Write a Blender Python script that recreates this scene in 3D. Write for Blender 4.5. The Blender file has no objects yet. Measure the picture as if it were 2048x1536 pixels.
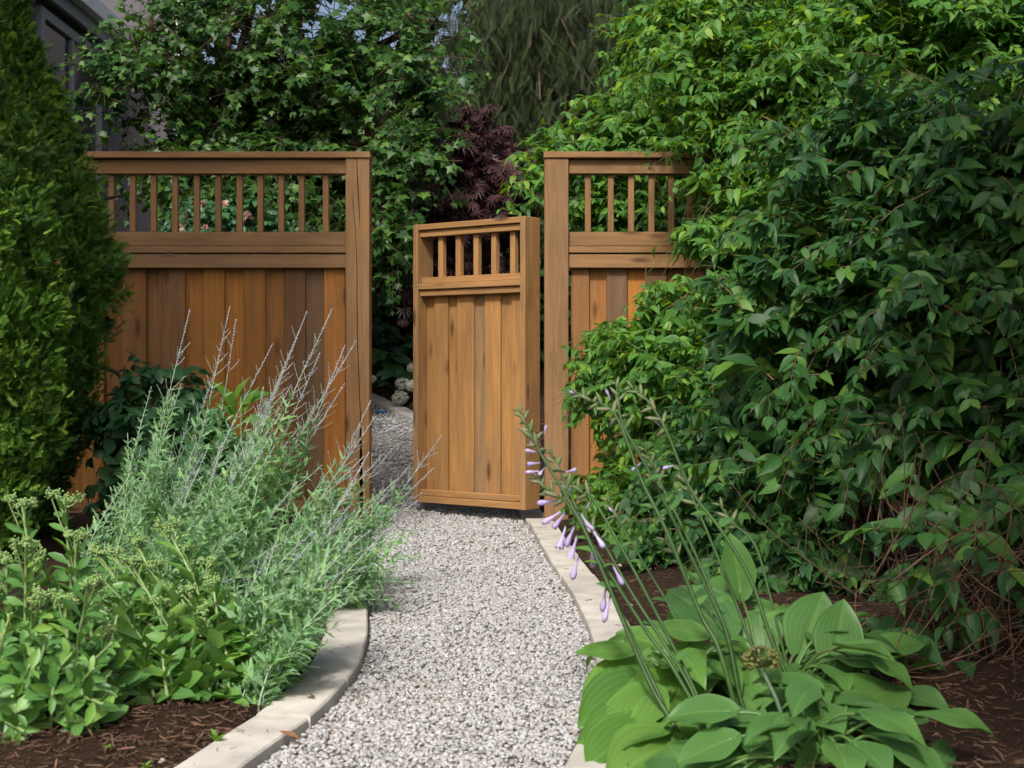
import bpy, math, random
import numpy as np
from mathutils import Vector, Matrix, Euler

rng = np.random.default_rng(11)
random.seed(11)
scene = bpy.context.scene
COL = scene.collection
R = math.radians

# ------------------------------------------------------------------ camera
F = 2900.0            # focal length in pixels of the 2048 wide photograph
EYE = 0.90
HOR = 735.0
cam_d = bpy.data.cameras.new('camera')
cam_d.sensor_width = 36.0
cam_d.lens = F / 2048 * 36.0
cam_d.shift_y = -(768 - HOR) / 2048
cam_d.clip_start = 0.05
cam_d.clip_end = 400
cam_d.dof.use_dof = True
cam_d.dof.focus_distance = 7.6
cam_d.dof.aperture_fstop = 9.0
cam = bpy.data.objects.new('camera', cam_d)
cam.location = (0, 0, EYE)
cam.rotation_euler = (R(90), 0, 0)
COL.objects.link(cam)
scene.camera = cam

# ------------------------------------------------------------------ light
SUN_TO = Vector((-0.17, -0.67, 0.73)).normalized()      # towards the sun: behind the camera, a little left
world = bpy.data.worlds.new('World')
scene.world = world
world.use_nodes = True
wn = world.node_tree.nodes
wl = world.node_tree.links
wn.clear()
sky = wn.new('ShaderNodeTexSky')
sky.sky_type = 'NISHITA'
sky.sun_disc = False
sky.sun_elevation = math.asin(SUN_TO.z)
sky.sun_rotation = math.atan2(SUN_TO.x, SUN_TO.y)
sky.dust_density = 7.0
sky.air_density = 1.0
sky.ozone_density = 1.0
bg = wn.new('ShaderNodeBackground')
bg.inputs['Strength'].default_value = 0.145
wo = wn.new('ShaderNodeOutputWorld')
wl.new(sky.outputs[0], bg.inputs['Color'])
wl.new(bg.outputs[0], wo.inputs['Surface'])

sun_d = bpy.data.lights.new('sun', 'SUN')
sun_d.energy = 2.7
sun_d.angle = R(5.0)
sun_d.color = (1.0, 0.975, 0.93)
sun = bpy.data.objects.new('sun', sun_d)
sun.rotation_euler = SUN_TO.to_track_quat('Z', 'Y').to_euler()
sun.location = (-3, -9, 12)
COL.objects.link(sun)

scene.view_settings.view_transform = 'Standard'
scene.view_settings.look = 'None'
scene.view_settings.gamma = 1.0
scene.view_settings.use_curve_mapping = False
scene.view_settings.exposure = 0.22
scene.render.engine = 'CYCLES'
cy = scene.cycles
cy.max_bounces = 7
cy.diffuse_bounces = 3
cy.glossy_bounces = 2
cy.transmission_bounces = 4
cy.transparent_max_bounces = 4
cy.use_denoising = True
cy.caustics_reflective = False
cy.caustics_refractive = False
cy.sample_clamp_indirect = 6.0

# ------------------------------------------------------------------ helpers: placing
def at(px, py, Y):
    """point seen at pixel (px, py) of the 2048 x 1536 picture, Y metres away"""
    return np.array([(px - 1024) / F * Y, Y, EYE - (py - HOR) / F * Y])

def tag(o, label=None, cat=None, group=None, kind=None):
    if label: o['label'] = label
    if cat: o['category'] = cat
    if group: o['group'] = group
    if kind: o['kind'] = kind
    return o

def thing(name, base, label, cat, group=None, rotz=0.0):
    o = bpy.data.objects.new(name, None)
    o.empty_display_size = 0.1
    o.location = base
    o.rotation_euler = (0, 0, rotz)
    COL.objects.link(o)
    return tag(o, label, cat, group)

def link(name, mesh, parent=None, loc=None):
    o = bpy.data.objects.new(name, mesh)
    COL.objects.link(o)
    if parent is not None: o.parent = parent
    if loc is not None: o.location = loc
    return o

# ------------------------------------------------------------------ helpers: meshes
def mesh_np(name, V, Q=None, T=None, mat=None, smooth=True, rnd=None, uv=None):
    """V (n,3); Q quads (m,4); T tris (k,3); rnd per vertex; uv per vertex (n,2)"""
    me = bpy.data.meshes.new(name)
    V = np.asarray(V, np.float32)
    q = np.zeros((0, 4), np.int32) if Q is None or len(Q) == 0 else np.asarray(Q, np.int32)
    t = np.zeros((0, 3), np.int32) if T is None or len(T) == 0 else np.asarray(T, np.int32)
    me.vertices.add(len(V))
    me.vertices.foreach_set('co', V.ravel())
    loops = np.concatenate([q.ravel(), t.ravel()]).astype(np.int32)
    me.loops.add(len(loops))
    me.loops.foreach_set('vertex_index', loops)
    starts = np.concatenate([np.arange(len(q)) * 4, len(q) * 4 + np.arange(len(t)) * 3]).astype(np.int32)
    me.polygons.add(len(starts))
    me.polygons.foreach_set('loop_start', starts)
    me.polygons.foreach_set('use_smooth', np.full(len(starts), bool(smooth)))
    if uv is not None:
        l = me.uv_layers.new(name='UVMap')
        l.data.foreach_set('uv', np.asarray(uv, np.float32)[loops].ravel())
    if rnd is not None:
        a = me.attributes.new('rnd', 'FLOAT', 'POINT')
        a.data.foreach_set('value', np.asarray(rnd, np.float32))
    me.update(calc_edges=True)
    if mat is not None: me.materials.append(mat)
    return me

class Acc:
    """collects vertices / quads / tris into one mesh"""
    def __init__(s): s.V, s.Q, s.T, s.UV, s.RN, s.n = [], [], [], [], [], 0
    def add(s, V, Q=None, T=None, rnd=0.0, uv=None):
        V = np.asarray(V, float)
        s.V.append(V)
        if Q is not None and len(Q): s.Q.append(np.asarray(Q, int) + s.n)
        if T is not None and len(T): s.T.append(np.asarray(T, int) + s.n)
        s.RN.append(np.full(len(V), rnd) if np.isscalar(rnd) else np.asarray(rnd))
        s.UV.append(np.zeros((len(V), 2)) if uv is None else uv)
        s.n += len(V)
        return s
    def build(s, name, mat, parent=None, base=(0, 0, 0), smooth=True):
        V = np.concatenate(s.V) - np.asarray(base)
        me = mesh_np(name, V, np.concatenate(s.Q) if s.Q else None, np.concatenate(s.T) if s.T else None,
                     mat, smooth, np.concatenate(s.RN), np.concatenate(s.UV))
        return link(name, me, parent)

def tube(pts, rad, n=5, cap=True):
    pts = np.asarray(pts, float)
    rad = np.broadcast_to(np.asarray(rad, float), (len(pts),))
    tan = np.gradient(pts, axis=0)
    tan /= np.linalg.norm(tan, axis=1, keepdims=True) + 1e-9
    ref = np.array([0.13, 0.97, 0.2]) if abs(tan[:, 2]).mean() > 0.6 else np.array([0.05, 0.1, 0.99])
    x = np.cross(tan, ref); x /= np.linalg.norm(x, axis=1, keepdims=True) + 1e-9
    y = np.cross(tan, x)
    a = np.arange(n) * 2 * math.pi / n
    V = pts[:, None, :] + rad[:, None, None] * (np.cos(a)[None, :, None] * x[:, None, :] + np.sin(a)[None, :, None] * y[:, None, :])
    k = len(pts)
    i = np.arange(k - 1)[:, None] * n
    j = np.arange(n)[None, :]
    Q = np.stack([i + j, i + (j + 1) % n, i + n + (j + 1) % n, i + n + j], -1).reshape(-1, 4)
    T = None
    V = V.reshape(-1, 3)
    if cap:
        V = np.concatenate([V, pts[-1:], pts[:1]])
        e = (k - 1) * n
        T = [[e + jj, e + (jj + 1) % n, k * n] for jj in range(n)] + [[(jj + 1) % n, jj, k * n + 1] for jj in range(n)]
    return V, Q, T

def smooth_path(pts, k=4):
    """Catmull-Rom through the points"""
    p = np.asarray(pts, float)
    p = np.concatenate([2 * p[:1] - p[1:2], p, 2 * p[-1:] - p[-2:-1]])
    out = []
    for i in range(1, len(p) - 2):
        for t in np.linspace(0, 1, k, endpoint=False):
            a, b, c, d = p[i - 1], p[i], p[i + 1], p[i + 2]
            out.append(0.5 * ((2 * b) + (-a + c) * t + (2 * a - 5 * b + 4 * c - d) * t * t + (-a + 3 * b - 3 * c + d) * t ** 3))
    out.append(p[-2])
    return np.array(out)

def unit(v):
    v = np.asarray(v, float)
    return v / (np.linalg.norm(v, axis=-1, keepdims=True) + 1e-9)

def frames(P, D, N, S):
    """(k,3,4) matrices: local y along D, local z near N, scale S (k,) or (k,3)"""
    P = np.asarray(P, float)
    y = unit(D)
    x = unit(np.cross(y, N))
    z = np.cross(x, y)
    S = np.asarray(S, float)
    if S.ndim == 1: S = np.repeat(S[:, None], 3, 1)
    M = np.empty((len(P), 3, 4))
    M[:, :, 0] = x * S[:, :1]; M[:, :, 1] = y * S[:, 1:2]; M[:, :, 2] = z * S[:, 2:3]; M[:, :, 3] = P
    return M

def inst(tpl, M, rnd=None):
    """one array of vertices for a template repeated at the matrices M"""
    V, Q, T, UV = tpl['V'], tpl['Q'], tpl['T'], tpl['UV']
    k, n = len(M), len(V)
    W = np.einsum('kij,nj->kni', M[:, :, :3], V) + M[:, None, :, 3]
    off = (np.arange(k) * n)[:, None, None]
    q = (Q[None] + off).reshape(-1, 4) if len(Q) else None
    t = (T[None] + off).reshape(-1, 3) if len(T) else None
    if rnd is None: rnd = rng.random(k)
    return W.reshape(-1, 3), q, t, np.repeat(rnd, n), np.tile(UV, (k, 1))

def add_inst(acc, tpl, M, rnd=None):
    if len(M) == 0: return
    W, q, t, r, uv = inst(tpl, M, rnd)
    acc.add(W, q, t, r, uv)

def tpl(V, Q=(), T=(), UV=None):
    V = np.asarray(V, float)
    return dict(V=V, Q=np.asarray(Q, int).reshape(-1, 4), T=np.asarray(T, int).reshape(-1, 3),
                UV=np.zeros((len(V), 2)) if UV is None else np.asarray(UV, float))

def tpl_mesh(name, t, mat, smooth=True):
    return mesh_np(name, t['V'], t['Q'], t['T'], mat, smooth, None, t['UV'])

def leaf_tpl(width, prof, nu=4, nv=2, fold=0.25, droop=0.35, tooth=0.0, ripple=0.0, nrip=6, wavy=0.0, twist=0.0):
    """leaf of length 1 along +y, upper side +z. prof(t) is the half width from 0 to 1"""
    V, UV = [], []
    for i in range(nu + 1):
        t = i / nu
        w = max(width * prof(t), 0.012)
        if tooth and 0 < i < nu: w *= 1 + (tooth if i % 2 else -tooth)
        yy = t - 0.12 * droop * t * t
        for j in range(nv + 1):
            s = j / nv * 2 - 1
            z = fold * abs(s) ** 1.3 * w - droop * t * t * 0.5
            if ripple: z += ripple * math.cos(s * math.pi * nrip) * w * 0.5 * (1 - abs(s) ** 4)
            if wavy: z += wavy * abs(s) ** 2 * math.sin(t * 11 + s * 1.7) * width
            x = s * w
            a = twist * t
            V.append((x * math.cos(a) - z * math.sin(a) * 0.3, yy, z + x * math.sin(a)))
            UV.append((j / nv, t))
    Q = [(i * (nv + 1) + j, i * (nv + 1) + j + 1, (i + 1) * (nv + 1) + j + 1, (i + 1) * (nv + 1) + j)
         for i in range(nu) for j in range(nv)]
    return tpl(V, Q, (), UV)

def chamfer_box(sx, sy, sz, c=0.003):
    """box centred on its origin with chamfered edges (44 triangles)"""
    hx, hy, hz = sx / 2, sy / 2, sz / 2
    c = min(c, hx * 0.4, hy * 0.4, hz * 0.4)
    V, idx = [], {}
    for a in (-1, 1):
        for b in (-1, 1):
            for d in (-1, 1):
                for k in range(3):
                    p = [a * (hx - c), b * (hy - c), d * (hz - c)]
                    p[k] += (a, b, d)[k] * c
                    idx[(a, b, d, k)] = len(V); V.append(p)
    Q, T = [], []
    ax = [(1, 2), (2, 0), (0, 1)]
    def g(s, k): return idx[(s[0], s[1], s[2], k)]
    for k in range(3):
        u, v = ax[k]
        for s in (-1, 1):
            f = []
            for (p, q) in ((-1, -1), (1, -1), (1, 1), (-1, 1)):
                t = [0, 0, 0]; t[k] = s; t[u] = p; t[v] = q
                f.append(g(t, k))
            Q.append(f if s > 0 else f[::-1])
    for k in range(3):                       # edges along axis k
        u, v = ax[k]
        for p in (-1, 1):
            for q in (-1, 1):
                lo, hi = [0, 0, 0], [0, 0, 0]
                lo[k], hi[k] = -1, 1
                lo[u] = hi[u] = p; lo[v] = hi[v] = q
                f = [g(lo, u), g(hi, u), g(hi, v), g(lo, v)]
                Q.append(f if p * q < 0 else f[::-1])
    for a in (-1, 1):
        for b in (-1, 1):
            for d in (-1, 1):
                f = [g((a, b, d), 0), g((a, b, d), 1), g((a, b, d), 2)]
                T.append(f if a * b * d > 0 else f[::-1])
    return np.array(V), Q, T

def box_part(name, x0, x1, y0, y1, z0, z1, mat, parent, c=0.003):
    V, Q, T = chamfer_box(x1 - x0, y1 - y0, z1 - z0, c)
    return link(name, mesh_np(name, V, Q, T, mat, False), parent, ((x0 + x1) / 2, (y0 + y1) / 2, (z0 + z1) / 2))

# ------------------------------------------------------------------ helpers: materials
def new_mat(name):
    m = bpy.data.materials.new(name)
    m.use_nodes = True
    m.node_tree.nodes.clear()
    return m, m.node_tree.nodes, m.node_tree.links

def ramp(nodes, stops, interp='LINEAR'):
    r = nodes.new('ShaderNodeValToRGB')
    cr = r.color_ramp
    cr.interpolation = interp
    while len(cr.elements) < len(stops): cr.elements.new(0.5)
    for e, (p, c) in zip(cr.elements, stops):
        e.position = p; e.color = (c[0], c[1], c[2], 1)
    return r

def rnd_value(nodes, links):
    """a random number per leaf: vertex attribute of joined pieces plus the object's own"""
    at_ = nodes.new('ShaderNodeAttribute'); at_.attribute_name = 'rnd'
    oi = nodes.new('ShaderNodeObjectInfo')
    ad = nodes.new('ShaderNodeMath'); ad.operation = 'ADD'
    fr = nodes.new('ShaderNodeMath'); fr.operation = 'FRACT'
    links.new(at_.outputs['Fac'], ad.inputs[0]); links.new(oi.outputs['Random'], ad.inputs[1])
    links.new(ad.outputs[0], fr.inputs[0])
    return fr.outputs[0]

def math_node(nodes, links, op, a, b=None):
    n = nodes.new('ShaderNodeMath'); n.operation = op
    for i, v in enumerate((a, b)):
        if v is None: continue
        if isinstance(v, (int, float)): n.inputs[i].default_value = v
        else: links.new(v, n.inputs[i])
    return n.outputs[0]

def leaf_mat(name, stops, rough=0.5, trans=0.3, vein=0.35, nvein=9.0, back=0.25, spec=0.35, bump=0.0, tcol=None, slant=0.9, ribs=0):
    m, n, l = new_mat(name)
    r = rnd_value(n, l)
    cr = ramp(n, stops)
    l.new(r, cr.inputs[0])
    col = cr.outputs[0]
    uv = n.new('ShaderNodeUVMap')
    sep = n.new('ShaderNodeSeparateXYZ'); l.new(uv.outputs[0], sep.inputs[0])
    u = math_node(n, l, 'ABSOLUTE', math_node(n, l, 'SUBTRACT', sep.outputs[0], 0.5))     # 0 at midrib, .5 at margin
    mid = math_node(n, l, 'SUBTRACT', 1.0, math_node(n, l, 'MULTIPLY', u, 22.0))
    mid = math_node(n, l, 'MAXIMUM', mid, 0.0)
    ph = math_node(n, l, 'SUBTRACT', math_node(n, l, 'MULTIPLY', sep.outputs[1], nvein), math_node(n, l, 'MULTIPLY', u, nvein * slant))
    sv = math_node(n, l, 'SINE', math_node(n, l, 'MULTIPLY', ph, 6.283))
    sv2 = math_node(n, l, 'POWER', math_node(n, l, 'MAXIMUM', sv, 0.0), 6.0)
    vf = math_node(n, l, 'MULTIPLY', math_node(n, l, 'MAXIMUM', mid, math_node(n, l, 'MULTIPLY', sv2, 0.45)), vein)
    if ribs:
        rb = math_node(n, l, 'POWER', math_node(n, l, 'ABSOLUTE', math_node(n, l, 'SINE', math_node(n, l, 'MULTIPLY', u, 6.283 * ribs))), 5.0)
        vf = math_node(n, l, 'MULTIPLY', math_node(n, l, 'MAXIMUM', mid, math_node(n, l, 'MULTIPLY', rb, 0.5)), vein)
    mx = n.new('ShaderNodeMix'); mx.data_type = 'RGBA'; mx.blend_type = 'MIX'
    l.new(vf, mx.inputs['Factor']); l.new(col, mx.inputs['A'])
    bc = stops[-1][1]
    mx.inputs['B'].default_value = (min(1, bc[0] * 1.9), min(1, bc[1] * 1.6), min(1, bc[2] * 1.5), 1)
    geo = n.new('ShaderNodeNewGeometry')
    mb = n.new('ShaderNodeMix'); mb.data_type = 'RGBA'
    l.new(math_node(n, l, 'MULTIPLY', geo.outputs['Backfacing'], back), mb.inputs['Factor'])
    l.new(mx.outputs['Result'], mb.inputs['A'])
    mb.inputs['B'].default_value = (min(1, bc[0] * 1.5 + .03), min(1, bc[1] * 1.3 + .03), min(1, bc[2] * 1.5 + .03), 1)
    p = n.new('ShaderNodeBsdfPrincipled')
    l.new(mb.outputs['Result'], p.inputs['Base Color'])
    p.inputs['Roughness'].default_value = rough
    p.inputs['Specular IOR Level'].default_value = spec
    if bump:
        b = n.new('ShaderNodeBump'); b.inputs['Strength'].default_value = bump; b.inputs['Distance'].default_value = 0.004
        l.new(math_node(n, l, 'SUBTRACT', 1.0, sv2 if slant > 0.5 else sv), b.inputs['Height'])
        l.new(b.outputs[0], p.inputs['Normal'])
    tr = n.new('ShaderNodeBsdfTranslucent')
    hs = n.new('ShaderNodeHueSaturation'); hs.inputs['Value'].default_value = 1.5; hs.inputs['Saturation'].default_value = 1.15
    hs.inputs['Hue'].default_value = 0.485
    l.new(mb.outputs['Result'], hs.inputs['Color'])
    if tcol: tr.inputs['Color'].default_value = (*tcol, 1)
    else: l.new(hs.outputs[0], tr.inputs['Color'])
    ms = n.new('ShaderNodeMixShader'); ms.inputs[0].default_value = trans
    l.new(p.outputs[0], ms.inputs[1]); l.new(tr.outputs[0], ms.inputs[2])
    o = n.new('ShaderNodeOutputMaterial'); l.new(ms.outputs[0], o.inputs['Surface'])
    return m

def plain_mat(name, col, rough=0.7, noise=0.25, scale=20.0, bump=0.15, dist=0.01, spec=0.3, rnd=0.0, stretch=(1, 1, 1), trans=0.0):
    m, n, l = new_mat(name)
    tc = n.new('ShaderNodeTexCoord')
    mp = n.new('ShaderNodeMapping'); mp.inputs['Scale'].default_value = stretch
    l.new(tc.outputs['Object'], mp.inputs['Vector'])
    nz = n.new('ShaderNodeTexNoise'); nz.inputs['Scale'].default_value = scale; nz.inputs['Detail'].default_value = 6
    l.new(mp.outputs[0], nz.inputs['Vector'])
    lo = [c * (1 - noise) for c in col]; hi = [min(1, c * (1 + noise)) for c in col]
    cr = ramp(n, [(0.3, lo), (0.7, hi)])
    l.new(nz.outputs['Fac'], cr.inputs[0])
    colr = cr.outputs[0]
    if rnd:
        r = rnd_value(n, l)
        hs = n.new('ShaderNodeHueSaturation')
        l.new(colr, hs.inputs['Color'])
        l.new(math_node(n, l, 'ADD', math_node(n, l, 'MULTIPLY', r, rnd), 1 - rnd / 2), hs.inputs['Value'])
        colr = hs.outputs[0]
    p = n.new('ShaderNodeBsdfPrincipled')
    l.new(colr, p.inputs['Base Color'])
    p.inputs['Roughness'].default_value = rough
    p.inputs['Specular IOR Level'].default_value = spec
    if bump:
        b = n.new('ShaderNodeBump'); b.inputs['Strength'].default_value = bump; b.inputs['Distance'].default_value = dist
        l.new(nz.outputs['Fac'], b.inputs['Height']); l.new(b.outputs[0], p.inputs['Normal'])
    o = n.new('ShaderNodeOutputMaterial')
    l.new(p.outputs[0], o.inputs['Surface'])
    return m

def wood_mat(name, axis, stops, dark=0.62):
    """stained softwood; grain runs along the given local axis"""
    m, n, l = new_mat(name)
    tc = n.new('ShaderNodeTexCoord')
    oi = n.new('ShaderNodeObjectInfo')
    off = n.new('ShaderNodeVectorMath'); off.operation = 'SCALE'
    cv = n.new('ShaderNodeCombineXYZ')
    for i, k in enumerate((91.0, 47.0, 63.0)):
        l.new(math_node(n, l, 'MULTIPLY', oi.outputs['Random'], k), cv.inputs[i])
    add = n.new('ShaderNodeVectorMath'); add.operation = 'ADD'
    l.new(tc.outputs['Object'], add.inputs[0]); l.new(cv.outputs[0], add.inputs[1])
    def mapped(s_long, s_cross):
        mp = n.new('ShaderNodeMapping')
        sc = [s_cross] * 3; sc['xyz'.index(axis)] = s_long
        mp.inputs['Scale'].default_value = sc
        l.new(add.outputs[0], mp.inputs['Vector'])
        return mp.outputs[0]
    # knots: warped by a voronoi
    vo = n.new('ShaderNodeTexVoronoi'); vo.inputs['Scale'].default_value = 1.0
    l.new(mapped(2.6, 9.0), vo.inputs['Vector'])
    kd = vo.outputs['Distance']
    knot = n.new('ShaderNodeMapRange'); knot.inputs['From Min'].default_value = 0.07; knot.inputs['From Max'].default_value = 0.2
    knot.inputs['To Min'].default_value = 1.0; knot.inputs['To Max'].default_value = 0.0
    l.new(kd, knot.inputs['Value'])
    # grain bands bend round the knots
    g1 = n.new('ShaderNodeTexNoise'); g1.inputs['Scale'].default_value = 1.0; g1.inputs['Detail'].default_value = 3.0; g1.inputs['Distortion'].default_value = 0.6
    l.new(mapped(1.1, 26.0), g1.inputs['Vector'])
    ring = math_node(n, l, 'ADD', math_node(n, l, 'MULTIPLY', g1.outputs['Fac'], 30.0),
                     math_node(n, l, 'DIVIDE', 1.6, math_node(n, l, 'ADD', kd, 0.25)))
    band = math_node(n, l, 'ADD', math_node(n, l, 'MULTIPLY', math_node(n, l, 'SINE', ring), 0.5), 0.5)
    g2 = n.new('ShaderNodeTexNoise'); g2.inputs['Scale'].default_value = 1.0; g2.inputs['Detail'].default_value = 7.0; g2.inputs['Roughness'].default_value = 0.7
    l.new(mapped(6.0, 210.0), g2.inputs['Vector'])
    g3 = n.new('ShaderNodeTexNoise'); g3.inputs['Scale'].default_value = 1.0; g3.inputs['Detail'].default_value = 4.0
    l.new(mapped(2.2, 7.0), g3.inputs['Vector'])
    base = ramp(n, stops)
    l.new(oi.outputs['Random'], base.inputs[0])
    f = math_node(n, l, 'ADD', math_node(n, l, 'MULTIPLY', band, 0.20), math_node(n, l, 'MULTIPLY', g2.outputs['Fac'], 0.42))
    f = math_node(n, l, 'ADD', f, math_node(n, l, 'MULTIPLY', g3.outputs['Fac'], 0.75))     # about .4 .. 1.3
    mr = n.new('ShaderNodeMapRange'); mr.inputs['From Min'].default_value = 0.35; mr.inputs['From Max'].default_value = 1.0
    mr.inputs['To Min'].default_value = dark; mr.inputs['To Max'].default_value = 1.26
    l.new(f, mr.inputs['Value'])
    hs = n.new('ShaderNodeHueSaturation')
    l.new(base.outputs[0], hs.inputs['Color']); l.new(mr.outputs[0], hs.inputs['Value'])
    # grey weathering in patches
    wm = n.new('ShaderNodeMix'); wm.data_type = 'RGBA'
    g4 = n.new('ShaderNodeTexNoise'); g4.inputs['Scale'].default_value = 1.0; g4.inputs['Detail'].default_value = 5.0
    l.new(mapped(1.6, 12.0), g4.inputs['Vector'])
    wr = n.new('ShaderNodeMapRange'); wr.inputs['From Min'].default_value = 0.52; wr.inputs['From Max'].default_value = 0.78; wr.inputs['To Max'].default_value = 0.5
    l.new(g4.outputs['Fac'], wr.inputs['Value'])
    l.new(wr.outputs[0], wm.inputs['Factor']); l.new(hs.outputs[0], wm.inputs['A']); wm.inputs['B'].default_value = (0.20, 0.135, 0.085, 1)
    km = n.new('ShaderNodeMix'); km.data_type = 'RGBA'
    l.new(math_node(n, l, 'MULTIPLY', knot.outputs[0], 0.85), km.inputs['Factor']); l.new(wm.outputs['Result'], km.inputs['A'])
    km.inputs['B'].default_value = (0.075, 0.032, 0.014, 1)
    p = n.new('ShaderNodeBsdfPrincipled')
    l.new(km.outputs['Result'], p.inputs['Base Color'])
    p.inputs['Roughness'].default_value = 0.62
    p.inputs['Specular IOR Level'].default_value = 0.28
    b = n.new('ShaderNodeBump'); b.inputs['Strength'].default_value = 0.35; b.inputs['Distance'].default_value = 0.003
    l.new(f, b.inputs['Height']); l.new(b.outputs[0], p.inputs['Normal'])
    o = n.new('ShaderNodeOutputMaterial'); l.new(p.outputs[0], o.inputs['Surface'])
    return m

# ------------------------------------------------------------------ materials
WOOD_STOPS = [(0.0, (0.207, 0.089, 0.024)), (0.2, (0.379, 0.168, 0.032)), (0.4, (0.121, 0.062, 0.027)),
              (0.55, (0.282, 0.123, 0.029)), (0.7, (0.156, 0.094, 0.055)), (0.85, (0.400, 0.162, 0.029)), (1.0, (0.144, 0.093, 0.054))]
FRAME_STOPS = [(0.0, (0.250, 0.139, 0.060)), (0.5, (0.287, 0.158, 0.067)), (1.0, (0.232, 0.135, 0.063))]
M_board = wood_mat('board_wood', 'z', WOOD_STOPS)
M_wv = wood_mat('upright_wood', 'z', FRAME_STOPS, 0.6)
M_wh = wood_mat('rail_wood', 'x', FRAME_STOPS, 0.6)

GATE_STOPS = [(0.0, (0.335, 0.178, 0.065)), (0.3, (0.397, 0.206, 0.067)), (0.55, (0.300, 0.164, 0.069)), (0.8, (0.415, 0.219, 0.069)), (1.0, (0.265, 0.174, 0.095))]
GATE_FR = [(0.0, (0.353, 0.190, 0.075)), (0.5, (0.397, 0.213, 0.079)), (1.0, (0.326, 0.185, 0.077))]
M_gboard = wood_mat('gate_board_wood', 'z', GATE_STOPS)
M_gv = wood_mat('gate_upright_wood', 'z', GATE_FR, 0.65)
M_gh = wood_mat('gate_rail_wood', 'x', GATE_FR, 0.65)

# ------------------------------------------------------------------ ground, path, kerbs
LY = np.array([-2, 1.5, 2.4, 3.15, 3.42, 3.635, 3.906, 4.247, 4.733, 5.4, 6.2, 7.2, 8.4, 9.5, 10.5, 11.6, 12.5, 14, 17])
LX = np.array([-1.5, -.95, -.77, -.60, -.552, -.50, -.4725, -.4525, -.468, -.535, -.63, -.74, -.83, -1.08, -1.42, -1.9, -2.4, -3.3, -5.2])
RY = np.array([-2, 1.5, 2.4, 3.15, 3.387, 3.63, 4.136, 4.466, 4.9, 5.545, 6.55, 7.42, 8.27, 9.0, 9.8, 10.6, 11.6, 12.5, 14, 17])
RX = np.array([-.8, -.22, -.03, .104, .147, .183, .248, .262, .2636, .241, .181, .130, .091, .02, -.14, -.38, -.80, -1.24, -2.1, -3.9])
_yy = np.linspace(-2, 17, 1901)
def _sm(y, x):
    v = np.interp(_yy, y, x); k = np.hanning(41); k /= k.sum()
    return np.convolve(np.pad(v, 20, 'edge'), k, 'valid')
_lx, _rx = _sm(LY, LX), _sm(RY, RX)
def xl(Y): return np.interp(Y, _yy, _lx)
def xr(Y): return np.interp(Y, _yy, _rx)
def base_z(Y):
    Y = np.asarray(Y, float)
    t = np.clip(Y - 8.75, 0, 6.0)
    return 0.165 * t * np.clip(t / 0.6, 0, 1) ** 0.5
def ground_z(X, Y):
    X = np.asarray(X, float); Y = np.asarray(Y, float)
    d = np.maximum(xl(Y) - X, X - xr(Y)) - 0.14
    bed = 0.016 + 0.05 * np.clip(d / 0.4, 0, 1) + 0.012 * np.sin(X * 9.1 + Y * 3.3) * np.sin(Y * 7.7 - X * 2.1)
    return base_z(Y) + np.where(d > -0.01, bed, -0.07)

gx = np.concatenate([[-60, -30, -16, -9, -6, -4.5], np.arange(-3.6, 3.61, 0.06), [4.5, 6, 9, 16, 30, 60]])
gy = np.concatenate([[-40, -15, -6, -2, 0, 1.2, 2.0], np.arange(2.5, 15.01, 0.07), [16, 18, 22, 30, 50, 120]])
GX, GY = np.meshgrid(gx, gy)
GZ = ground_z(GX, GY)
nx_, ny_ = len(gx), len(gy)
ii = (np.arange(ny_ - 1)[:, None] * nx_ + np.arange(nx_ - 1)[None, :]).ravel()
M_soil, n, l = new_mat('bark_soil')
tc = n.new('ShaderNodeTexCoord')
nz = n.new('ShaderNodeTexNoise'); nz.inputs['Scale'].default_value = 55; nz.inputs['Detail'].default_value = 8; nz.inputs['Roughness'].default_value = 0.7
nz2 = n.new('ShaderNodeTexNoise'); nz2.inputs['Scale'].default_value = 3.5; nz2.inputs['Detail'].default_value = 5
l.new(tc.outputs['Object'], nz.inputs['Vector']); l.new(tc.outputs['Object'], nz2.inputs['Vector'])
cr = ramp(n, [(0.25, (0.014, 0.009, 0.007)), (0.5, (0.038, 0.023, 0.015)), (0.75, (0.085, 0.052, 0.034))])
l.new(math_node(n, l, 'ADD', math_node(n, l, 'MULTIPLY', nz.outputs['Fac'], 0.7), math_node(n, l, 'MULTIPLY', nz2.outputs['Fac'], 0.3)), cr.inputs[0])
p = n.new('ShaderNodeBsdfPrincipled'); p.inputs['Roughness'].default_value = 0.95; p.inputs['Specular IOR Level'].default_value = 0.1
l.new(cr.outputs[0], p.inputs['Base Color'])
b = n.new('ShaderNodeBump'); b.inputs['Strength'].default_value = 0.8; b.inputs['Distance'].default_value = 0.02
l.new(nz.outputs['Fac'], b.inputs['Height']); l.new(b.outputs[0], p.inputs['Normal'])
o = n.new('ShaderNodeOutputMaterial'); l.new(p.outputs[0], o.inputs['Surface'])
ground = link('ground', mesh_np('ground', np.stack([GX.ravel(), GY.ravel(), GZ.ravel()], 1),
              np.stack([ii, ii + 1, ii + nx_ + 1, ii + nx_], 1), None, M_soil))
tag(ground, 'dark brown bark mulch and soil of the planting beds', kind='structure')

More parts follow.
